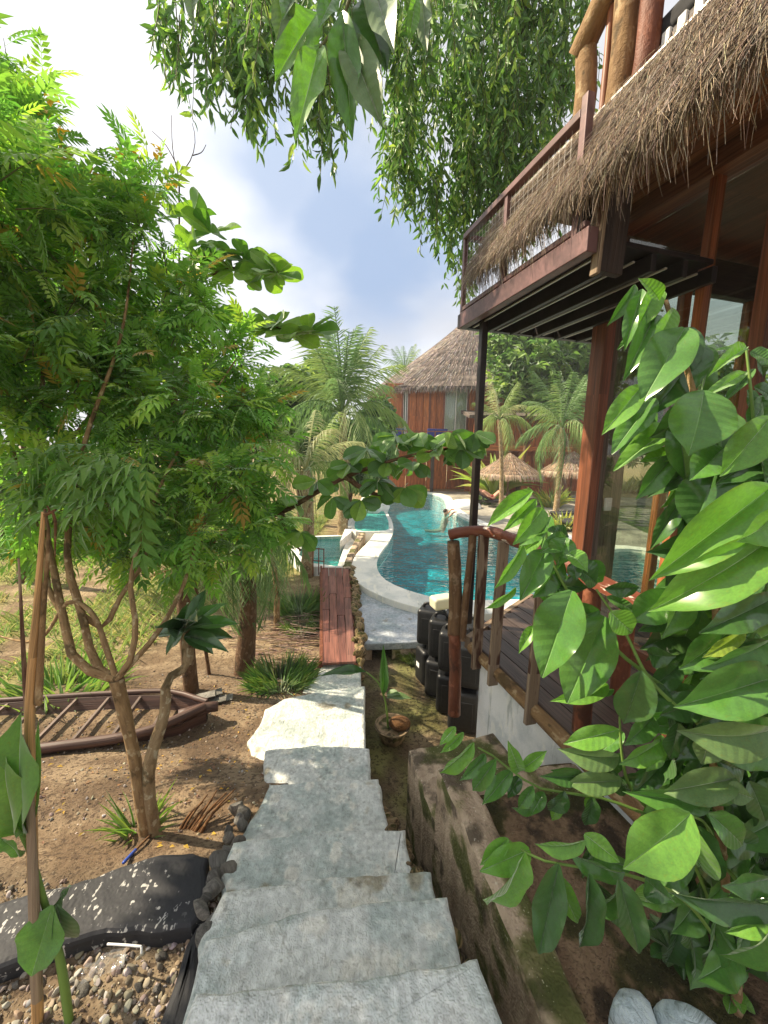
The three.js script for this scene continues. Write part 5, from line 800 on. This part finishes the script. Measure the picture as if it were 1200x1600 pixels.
// ------------------------------------------------------------------ objects around the stairs
{ // old canoe lying on the dirt
  const e = V3(-1.80, .28, -3.72), w = V3(-5.6, .24, -3.15), ax = e.clone().sub(w).normalize(), sd = V3(-ax.z, 0, ax.x).multiplyScalar(-1); if (sd.z > 0) sd.multiplyScalar(-1); // sd points away from the view
  const c = thing('old_canoe', 'old dark wooden canoe with open ribs lying on the dirt behind the forked trunk', 'canoe', V3(-3.6, .15, -3.5));
  const Q = (t, s, y) => w.clone().lerp(e, t).addScaledVector(sd, s).setY(.16 + y);
  const half = t => .36 * Math.pow(Math.max(0, 1 - Math.pow(Math.abs(t - .5) * 2, 3.2)), .5) + .03;
  const strip = (f0, f1, n = 20) => { const p = [], uv = [], ix = []; for (let i = 0; i <= n; i++) { const a = f0(i / n), b = f1(i / n); p.push(...a.toArray(), ...b.toArray()); uv.push(0, i / n * 4, .3, i / n * 4); if (i) { const o = i * 2 - 2; ix.push(o, o + 1, o + 2, o + 2, o + 1, o + 3); } } const g = new THREE.BufferGeometry(); g.setAttribute('position', new THREE.Float32BufferAttribute(p, 3)); g.setAttribute('uv', new THREE.Float32BufferAttribute(uv, 2)); g.setIndex(ix); g.computeVertexNormals(); return g; };
  for (const s of [-1, 1]) {
    obj('side', [strip(t => Q(t, s * half(t), .14), t => Q(t, s * half(t) * .8, 0)), strip(t => Q(t, s * (half(t) - .03), .14), t => Q(t, s * (half(t) * .8 - .03), .0)), strip(t => Q(t, s * half(t), .14), t => Q(t, s * (half(t) - .03), .14))], M.canoe, c);
    obj('gunwale', tube([0, .12, .3, .5, .7, .88, 1].map(t => Q(t, s * (half(t) + .01), .15 + .05 * Math.pow(Math.abs(t - .5) * 2, 3))), s < 0 ? .05 : .028, s < 0 ? .046 : .028, 24, 8, .06), M.canoe, c);
  }
  obj('bottom', strip(t => Q(t, half(t) * .8, .0), t => Q(t, -half(t) * .8, .0)), M.canoe, c);
  for (let i = 0; i < 10; i++) { const t = .12 + i * .085; obj('rib', bar(Q(t, -half(t) * .94, .115), Q(t, half(t) * .94, .115), .03, .04), M.canoeIn, c); }
  obj('end_block', tube([Q(.94, -.1, .15), Q(1.0, -.02, .17), Q(1.03, 0, .17)], .07, .05, 5, 9), M.canoe, c);
  const tl = thing('slate_pile', 'small pile of broken grey tiles beside the canoe end', 'tiles', onY(332, 1096, .12)); const o = tl.position;
  for (let i = 0; i < 7; i++) { const p = V3(o.x + rr(-.1, .12), o.y + .012 + i * .014, o.z + rr(-.06, .06)), a = rr(-.5, .5); obj('tile', bar(p.clone().add(V3(-.1 * Math.cos(a), 0, .1 * Math.sin(a))), p.clone().add(V3(.1 * Math.cos(a), .01, -.1 * Math.sin(a))), .12, .012), M.stone[i % 2], tl); }
  const ft = thing('slate_fragment', 'flat pale tile fragment lying on the dirt near the tile pile', 'tile', onY(348, 1105, .12)); obj('tile', bar(ft.position.clone().add(V3(-.06, .01, 0)), ft.position.clone().add(V3(.06, .015, .02)), .06, .012), M.stone[0], ft);
}
{ // jerrycans
  let proto; const group = 'black cans stacked by the deck';
  const make = (label) => { const t = thing('jerrycan', label, 'jerrycan', [0, 0, 0], group), w = .29, d = .36, h = .52;
    const g = new RoundedBoxGeometry(w, h, d, 4, .055); g.translate(0, h / 2, 0); const b = boxUV(g); obj('body', toCreasedNormals(b, 1.0), M.blackPlastic, t);
    obj('handle', tube([V3(0, h - .02, -.12), V3(0, h + .045, -.10), V3(0, h + .05, .03), V3(0, h - .01, .06)], .022, .022, 12, 8, 0), M.blackPlastic, t);
    const cp = new THREE.CylinderGeometry(.04, .042, .05, 16); cp.translate(.0, h + .015, .125); obj('cap', cp, M.blackPlastic, t);
    for (const s of [-1, 1]) { const r = new RoundedBoxGeometry(.012, h * .6, d * .6, 2, .005); r.translate(s * w / 2, h * .48, 0); obj('side_panel', r, M.blackPlastic, t); }
    { const r = new RoundedBoxGeometry(.09, .07, .004, 1, .001); r.translate(.03, h * .5, -d / 2); obj('sticker', r, M.whitePaint, t); const r2 = new RoundedBoxGeometry(.004, .07, .09, 1, .001); r2.translate(w / 2 + .008, h * .42, .04); obj('sticker', r2, M.whitePaint, t); } return t; };
  const spots = [[.70, -5.30, 0], [.80, -4.98, 0], [.90, -4.66, 0], [1.0, -4.34, 0], [1.06, -5.2, 0], [1.16, -4.88, 0], [.70, -5.32, 1], [.82, -4.99, 1], [.91, -4.64, 1], [1.02, -4.33, 1], [1.05, -5.2, 1], [1.18, -4.86, 1]];
  for (const [x, z, l] of spots) { const lab = l ? 'black plastic jerrycan in the upper layer of the stack by the deck' : 'black plastic jerrycan standing on the ground under another one'; let t; if (!proto) t = proto = make(lab); else { t = proto.clone(); t.name = numbered('jerrycan'); t.userData = { label: lab, category: 'jerrycan', group }; scene.add(t); } t.position.set(x, -.31 + l * .575, z); t.rotation.y = A0 + Math.PI / 2 + rr(-.12, .12); t.userData.group = l ? 'upper black jerrycans' : 'lower black jerrycans'; }
  const y = thing('pale_can', 'pale yellow translucent plastic can lying on top of the black jerrycans', 'can', [.80, .89, -5.05]); const g = new RoundedBoxGeometry(.30, .16, .22, 3, .04); g.rotateY(.3); g.rotateZ(.06); g.translate(.80, .985, -5.05); obj('body', g, M.palePlastic, y); const c = new THREE.CylinderGeometry(.03, .03, .04, 14); c.rotateZ(1.57); c.translate(.97, .99, -5.10); obj('cap', c, M.palePlastic, y);
}
{ // potted plant in the drain beside the stairs
  const p = V3(.14, -.31, -4.1), t = thing('potted_plant', 'shallow clay pot with a long leaved seedling and coconut husk in the drain', 'potted plant', p);
  const lg = new THREE.LatheGeometry([[.0, 0], [.13, 0], [.19, .16], [.205, .17], [.205, .185], [.185, .185], [.165, .15], [0, .14]].map(a => new THREE.Vector2(...a)), 28); lg.translate(p.x, p.y, p.z); obj('pot', lg, M.clay, t);
  const hk = new THREE.SphereGeometry(.1, 18, 12); hk.scale(1.25, .75, .9); hk.translate(p.x + .08, p.y + .22, p.z + .02); obj('coconut_husk', hk, M.husk, t);
  const st = V3(p.x - .05, p.y + .15, p.z); obj('stem', tube([st, st.clone().add(V3(-.03, .3, .02)), st.clone().add(V3(-.07, .48, .02))], .014, .008, 6, 7), M.stemGreen, t);
  const lf = [[[600, 1085], [572, 1050], [500, 1046]], [[604, 1085], [600, 1045], [622, 1080]], [[604, 1090], [612, 1050], [640, 1085]], [[600, 1085], [596, 1040], [600, 1015]]];
  const lgz = blade(8, lance, .3, .35, .1); lf.forEach(([a, m, b], i) => place('leaf', lgz, [M.bigLeaf[0], M.bigLeaf[3], M.bigLeaf[3], M.bigLeaf[1]][i], t, leafMtx(atZ(...(i ? a : m), 4.05), atZ(...b, 3.95), i ? .10 : .12, V3(0, 1, .4))));
  obj('leaf_stalk', tube([st.clone().add(V3(-.04, .35, .02)), atZ(590, 1065, 4.05), atZ(572, 1050, 4.05)], .01, .006, 5, 6), M.stemGreen, t);
}
{ // dry stalk and young banana plant at the left edge
  const b = onY(52, 1575, .78), d = -b.z, t = thing('dry_stalk', 'tall dry orange brown stalk with a frayed top at the edge of the rubble', 'stalk', b);
  obj('stalk', tube([b.clone().setY(.6), atZ(50, 1300, d), atZ(47, 1100, d), atZ(58, 950, d), atZ(68, 800, d)], [.019, .018, .016, .014, .006], 0, 20, 8, .05), M.stalk, t);
  obj('sheath', tube([atZ(58, 1560, d - .02), atZ(47, 1250, d - .02), atZ(42, 1120, d), atZ(36, 1010, d), atZ(29, 872, d)], [.02, .018, .012, .008, .003], 0, 16, 7, .05), M.weather, t);
  obj('sheath', tube([atZ(60, 1100, d), atZ(68, 950, d), atZ(76, 830, d), atZ(70, 795, d)], .012, .004, 10, 6), M.paleLog, t);
  for (const [x, y] of [[86, 870], [80, 800], [74, 790]]) obj('frayed_tip', tube([atZ(70, 805, d), atZ((70 + x) / 2 + 5, 800, d), atZ(x, y, d)], .006, .002, 6, 5), M.husk, t);
  const b2 = onY(105, 1575, .78), d2 = -b2.z, p = thing('banana_plant', 'young banana plant with broad green leaves beside the dry stalk', 'banana plant', b2);
  obj('stem', tube([b2.clone().setY(.6), atZ(92, 1490, d2), atZ(72, 1420, d2 + .02), atZ(50, 1340, d2), atZ(33, 1305, d2)], [.015, .016, .014, .010, .006], 0, 16, 8, .04), M.stemGreen, p);
  const bg = [blade(9, elliptic, .22, .12, .2), blade(9, elliptic, .35, .3, .3, .2), blade(9, elliptic, .5, .5, .1)];
  const BM = [bigLeafM(.13, .33, .04, .35, .4), bigLeafM(.06, .17, .03, .25, .4), bigLeafM(.22, .44, .05, .45, .45)];
  for (const [ax, ay, bx, by, w, g, m, dz, hx] of [[36, 1305, 12, 1128, 95, 0, 0, .08, -.1], [82, 1414, 42, 1535, 80, 0, 0, .1, .1], [88, 1412, 112, 1512, 46, 2, 1, -.05, 1.2], [78, 1420, 118, 1382, 32, 1, 1, -.1, .3], [40, 1330, -14, 1322, 26, 1, 0, .1, .1], [40, 1310, 62, 1140, 22, 2, 2, -.04, .9], [34, 1300, -30, 1200, 70, 1, 2, .12, .0]]) place('leaf', bg[g], BM[m], p, leafMtx(atZ(ax, ay, d2), atZ(bx, by, d2 - dz), w / F * d2, V3(hx, .15, 1)));
}
{ // litter
  const w = thing('white_wire', 'thin white bent wire lying on the rubble by the black slab', 'wire', onY(195, 1478, .80)); obj('wire', tube([onY(168, 1475, .83), onY(200, 1477, .84), onY(221, 1479, .84)], .005, .005, 8, 6, 0), M.whitePaint, w); obj('bent_end', tube([onY(221, 1479, .84), onY(221, 1490, .82)], .005, .005, 3, 6, 0), M.whitePaint, w);
  const f = thing('plastic_sheet', 'crumpled clear plastic film lying on the rubble', 'plastic film', onY(165, 1525, .78)); const g = new THREE.PlaneGeometry(.15, .07, 24, 14); g.rotateX(-Math.PI / 2); const p = g.attributes.position; for (let i = 0; i < p.count; i++) p.setY(i, .02 + .06 * fbm(p.getX(i) * 22 + 9, p.getZ(i) * 22 + 9, 99, 6, 3)); g.computeVertexNormals(); g.rotateY(.4); g.translate(f.position.x, f.position.y + .01, f.position.z); obj('film', g, M.plasticFilm, f);
  const s = thing('blue_tipped_stick', 'thin brown stick with a blue end leaning at the trunk base', 'stick', onY(205, 1340, .68)); obj('blue_end', tube([onY(193, 1348, .72), onY(212, 1328, .66)], .009, .009, 3, 7, 0), M.blue, s); obj('stick', tube([onY(212, 1328, .66), onY(238, 1302, .55)], .007, .008, 4, 6), M.husk, s);
  const hk = thing('dry_husk', 'split dry brown palm husk lying against the forked trunk', 'husk', V3(-1.25, .5, -2.25)); for (let i = 0; i < 8; i++) obj('fibre_strip', tube([V3(-1.32 + i * .02, .47, -2.2), V3(-1.26 + i * .025, .56 + rr(0, .06), -2.28), V3(-1.2 + i * .03, .58 + rr(0, .1), -2.36 - i * .005)], .014, .004, 6, 5), M.husk, hk);
}
{ // painted stones at the lower right
  const L = [[985, 1598, .19, .15, 'pale blue white painted stone beside the planter soil'], [1075, 1612, .24, .12, 'wide pale painted stone behind the smaller painted stone']]; L.forEach(([x, y, a, h, lab], i) => { const p = onY(x, y, 1.07); tag(place('painted_stone', stoneGeos[i + 3], M.paintStone, null, mtxE(p, .2, i + .4, .1, a, h * 1.2, a)), lab, 'stone'); });
}
{ // big glossy leaved shrub in the planter
  const base = V3(.98, .92, -1.12), t = thing('glossy_shrub', 'large shrub with big glossy green leaves growing from the planter in front of the deck', 'shrub', base);
  const stems = [
    [[1152, 1640, 1.12], [1150, 1530, 1.1], [1130, 1350, 1.05], [1115, 1150, 1.02], [1120, 950, 1.02], [1105, 760, 1.05], [1085, 620, 1.1], [1040, 470, 1.2]],
    [[1115, 1150, 1.02], [1017, 1064, 1.05], [976, 987, 1.1], [932, 921, 1.12]],
    [[1100, 1120, 1.05], [995, 1042, 1.1], [965, 1017, 1.12], [907, 951, 1.15], [881, 914, 1.15], [859, 866, 1.17], [848, 793, 1.2], [836, 766, 1.2], [825, 762, 1.2]],
    [[1140, 1500, 1.1], [1050, 1300, 1.1], [948, 1249, 1.15], [892, 1240, 1.18], [840, 1230, 1.2], [803, 1207, 1.22], [775, 1184, 1.25], [747, 1168, 1.25]],
    [[1140, 1500, 1.1], [1060, 1400, 1.0], [976, 1366, .98], [900, 1354, .97], [836, 1340, .97], [794, 1313, 1.0]],
    [[1120, 950, 1.02], [1160, 800, 1.0], [1178, 700, 1.05], [1172, 600, 1.08], [1166, 545, 1.1]],
    [[1050, 1300, 1.1], [985, 1230, 1.12], [972, 1180, 1.12], [968, 1120, 1.13]],
    [[1130, 1350, 1.05], [1100, 1285, .95], [1080, 1275, .92]], [[1130, 1350, 1.05], [1190, 1420, .92], [1215, 1440, .9]]];
  stems.forEach((s, i) => obj('stem', tube(s.map(p => atZ(...p)), i ? .0075 : .019, i ? .003 : .006, 20, 6, .05), i ? M.stemGreen : M.bark, t));
  const L = [ // base x,y tip x,y width tone depth facing
    [1070, 512, 1004, 626, 62, 1, 1.12], [1097, 538, 1027, 644, 52, 0, 1.16], [1100, 610, 1090, 707, 88, 1, 1.04], [1004, 601, 946, 674, 34, 2, 1.14], [1021, 622, 956, 706, 40, 1, 1.16], [1053, 664, 960, 730, 38, 2, 1.14], [1058, 658, 1080, 752, 50, 1, 1.08], [1120, 733, 1085, 828, 78, 0, 1.02], [1050, 713, 1003, 776, 34, 1, 1.12], [1205, 650, 1136, 742, 54, 2, .98], [1210, 696, 1148, 738, 62, 0, 1.02],
    [1025, 450, 1005, 510, 30, 2, 1.2], [1003, 452, 978, 542, 26, 1, 1.22], [1022, 493, 983, 582, 30, 1, 1.2], [1053, 482, 1028, 542, 30, 2, 1.18], [1030, 470, 1010, 430, 20, 2, 1.2], [1074, 735, 1026, 768, 26, 0, 1.15], [1070, 768, 1020, 858, 26, 0, 1.15], [1165, 545, 1118, 567, 16, 2, 1.08], [1166, 582, 1103, 616, 18, 2, 1.06], [1172, 550, 1214, 566, 26, 1, 1.06], [1178, 604, 1216, 622, 24, 0, 1.05],
    [1208, 758, 1033, 901, 74, 2, .86], [1210, 838, 1038, 971, 78, 2, .84], [1235, 795, 1170, 850, 56, 2, .84], [1210, 934, 1104, 990, 50, 0, .9], [1210, 998, 1115, 1056, 44, 1, .88], [1163, 985, 1106, 1030, 24, 4, .9], [1149, 978, 1073, 1052, 58, 1, .95], [1215, 1056, 1076, 1106, 80, 1, .86], [1205, 1140, 1098, 1182, 74, 3, .9],
    [894, 923, 845, 1061, 72, 1, 1.08], [945, 963, 884, 1103, 80, 1, 1.12], [1002, 1048, 980, 1140, 60, 0, 1.06], [950, 1070, 878, 1102, 28, 2, 1.16], [1013, 1022, 1048, 1032, 34, 0, 1.1], [953, 956, 996, 994, 42, 2, 1.05], [898, 888, 945, 909, 48, 0, 1.15], [945, 920, 1012, 922, 24, 0, 1.12], [1048, 923, 992, 975, 54, 1, 1.1], [858, 915, 924, 915, 28, 0, 1.17], [1075, 933, 1064, 992, 44, 0, 1.08], [1040, 966, 1006, 985, 26, 0, 1.1],
    [848, 795, 809, 850, 32, 2, 1.18], [832, 767, 756, 817, 26, 2, 1.16], [855, 820, 812, 852, 24, 1, 1.19], [885, 838, 850, 862, 30, 1, 1.2], [852, 860, 816, 934, 42, 1, 1.15], [880, 878, 838, 938, 34, 1, 1.18], [817, 852, 780, 924, 22, 2, 1.16], [806, 918, 761, 957, 15, 2, 1.16], [888, 864, 920, 880, 30, 2, 1.12], [833, 978, 813, 1017, 18, 2, 1.15], [830, 765, 796, 790, 14, 2, 1.2], [885, 840, 870, 880, 40, 1, 1.17],
    [1079, 1271, 983, 1368, 90, 2, .9], [1079, 1285, 1101, 1420, 64, 2, .92], [1107, 1271, 1188, 1335, 50, 1, .93], [1149, 1215, 1048, 1242, 54, 3, .98], [1107, 1247, 1010, 1265, 40, 1, .98], [1135, 1233, 1174, 1247, 34, 3, .97],
    [873, 1350, 840, 1503, 56, 0, .93], [920, 1364, 922, 1519, 46, 0, .93], [967, 1373, 1005, 1500, 50, 0, .92], [820, 1331, 765, 1455, 60, 2, .95], [827, 1327, 753, 1363, 44, 2, .97], [794, 1310, 750, 1354, 28, 2, .99], [915, 1313, 839, 1345, 30, 2, .97], [913, 1303, 969, 1349, 36, 2, .97], [976, 1364, 890, 1352, 40, 1, .97], [1008, 1373, 1042, 1410, 42, 0, .93],
    [1208, 1400, 1086, 1438, 56, 0, .88], [1208, 1372, 1138, 1392, 44, 1, .9], [1210, 1438, 1163, 1553, 66, 1, .86], [1205, 1163, 1128, 1182, 64, 1, .95], [1112, 1138, 1100, 1198, 46, 3, 1.0], [967, 1140, 883, 1165, 36, 2, 1.1], [967, 1182, 885, 1192, 40, 3, 1.1], [971, 1219, 888, 1228, 36, 3, 1.1], [910, 1210, 862, 1224, 26, 0, 1.12], [1032, 1158, 978, 1202, 36, 2, 1.06],
    [740, 1160, 688, 1224, 30, 2, 1.25], [712, 1136, 687, 1164, 16, 2, 1.26], [724, 1144, 692, 1180, 15, 2, 1.26], [758, 1178, 723, 1222, 22, 1, 1.25], [775, 1186, 731, 1252, 27, 1, 1.24], [800, 1203, 755, 1257, 27, 1, 1.22], [812, 1213, 794, 1247, 22, 0, 1.22], [833, 1228, 809, 1270, 22, 1, 1.2], [812, 1205, 795, 1163, 24, 2, 1.22], [815, 1202, 854, 1176, 22, 2, 1.2], [850, 1238, 830, 1274, 22, 1, 1.2], [882, 1236, 862, 1284, 32, 0, 1.18], [925, 1245, 918, 1300, 30, 0, 1.15],
    [1040, 1075, 1000, 1110, 40, 0, 1.08], [1100, 1090, 1040, 1120, 46, 0, 1.05], [1060, 1040, 1020, 1080, 38, 0, 1.08], [1150, 1100, 1100, 1140, 50, 0, 1.0], [1180, 900, 1120, 930, 46, 0, 1.0], [1130, 850, 1085, 890, 40, 0, 1.06], [1190, 620, 1205, 690, 40, 1, 1.06], [1150, 880, 1190, 960, 50, 0, 1.02], [1160, 1010, 1200, 1080, 50, 0, 1.0], [1020, 1120, 985, 1165, 34, 1, 1.1], [1060, 1130, 1050, 1190, 40, 0, 1.06], [1120, 1190, 1180, 1215, 50, 0, 1.02], [1170, 1220, 1205, 1290, 50, 0, 1.0], [1130, 1300, 1200, 1340, 50, 0, 1.02], [1180, 1350, 1150, 1420, 46, 0, 1.0], [1030, 1200, 990, 1245, 34, 0, 1.1]];
  for (const [a, b, c, d, w, m, z] of L) { const B = atZ(a, b, z + rr(-.02, .03)), Tp = atZ(c, d, z - rr(.01, .07)); place('leaf', pick(bigLeafGeos), M.bigLeaf[m], t, leafMtx(B, Tp, w * 1.05 / F * z, V3(rr(-.7, .3), rr(.0, .8), 1))); }
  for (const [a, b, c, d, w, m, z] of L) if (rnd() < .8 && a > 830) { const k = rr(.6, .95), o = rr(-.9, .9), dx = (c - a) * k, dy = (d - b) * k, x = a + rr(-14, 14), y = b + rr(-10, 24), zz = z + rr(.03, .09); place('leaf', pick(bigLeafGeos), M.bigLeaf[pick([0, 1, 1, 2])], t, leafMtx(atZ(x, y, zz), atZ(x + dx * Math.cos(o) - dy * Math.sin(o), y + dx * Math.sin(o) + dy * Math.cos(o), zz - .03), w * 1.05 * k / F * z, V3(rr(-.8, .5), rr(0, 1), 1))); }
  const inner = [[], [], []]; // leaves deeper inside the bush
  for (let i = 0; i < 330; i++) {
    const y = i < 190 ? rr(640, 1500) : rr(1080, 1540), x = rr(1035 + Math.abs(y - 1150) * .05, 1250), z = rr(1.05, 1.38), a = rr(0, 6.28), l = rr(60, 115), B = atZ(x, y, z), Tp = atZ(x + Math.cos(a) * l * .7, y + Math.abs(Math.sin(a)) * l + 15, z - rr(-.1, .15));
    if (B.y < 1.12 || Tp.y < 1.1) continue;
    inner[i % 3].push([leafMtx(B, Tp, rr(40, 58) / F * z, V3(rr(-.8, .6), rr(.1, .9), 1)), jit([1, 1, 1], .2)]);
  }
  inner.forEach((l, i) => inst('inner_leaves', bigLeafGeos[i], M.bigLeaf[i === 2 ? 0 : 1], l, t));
  // low rosette on the soil
  const r = thing('soil_rosette', 'small dark rosette plant on the planter soil beneath the shrub', 'plant', onY(1045, 1490, 1.05)); const lg = blade(6, obovate, .35, .4); for (let k = 0; k < 11; k++) { const a = k / 11 * 6.28, c = r.position.clone().add(V3(0, .02, 0)), e = c.clone().add(V3(Math.cos(a) * .09, rr(.02, .08), Math.sin(a) * .09)); place('leaf', lg, M.bigLeaf[k % 2 ? 0 : 3], r, leafMtx(c, e, .05, UP)); }
  const s = thing('soil_seedling', 'tiny bright green seedling at the edge of the planter soil', 'seedling', onY(1140, 1570, 1.05)); obj('stem', tube([s.position.clone(), s.position.clone().add(V3(0, .06, 0))], .004, .003, 3, 5), M.stemGreen, s); for (let k = 0; k < 7; k++) { const a = k * 2.4, c = s.position.clone().add(V3(0, .03 + k * .006, 0)), e = c.clone().add(V3(Math.cos(a) * .06, .02, Math.sin(a) * .06)); place('leaf', lg, M.bigLeaf[2], s, leafMtx(c, e, .04, UP)); }
}
renderer.render(scene, camera);
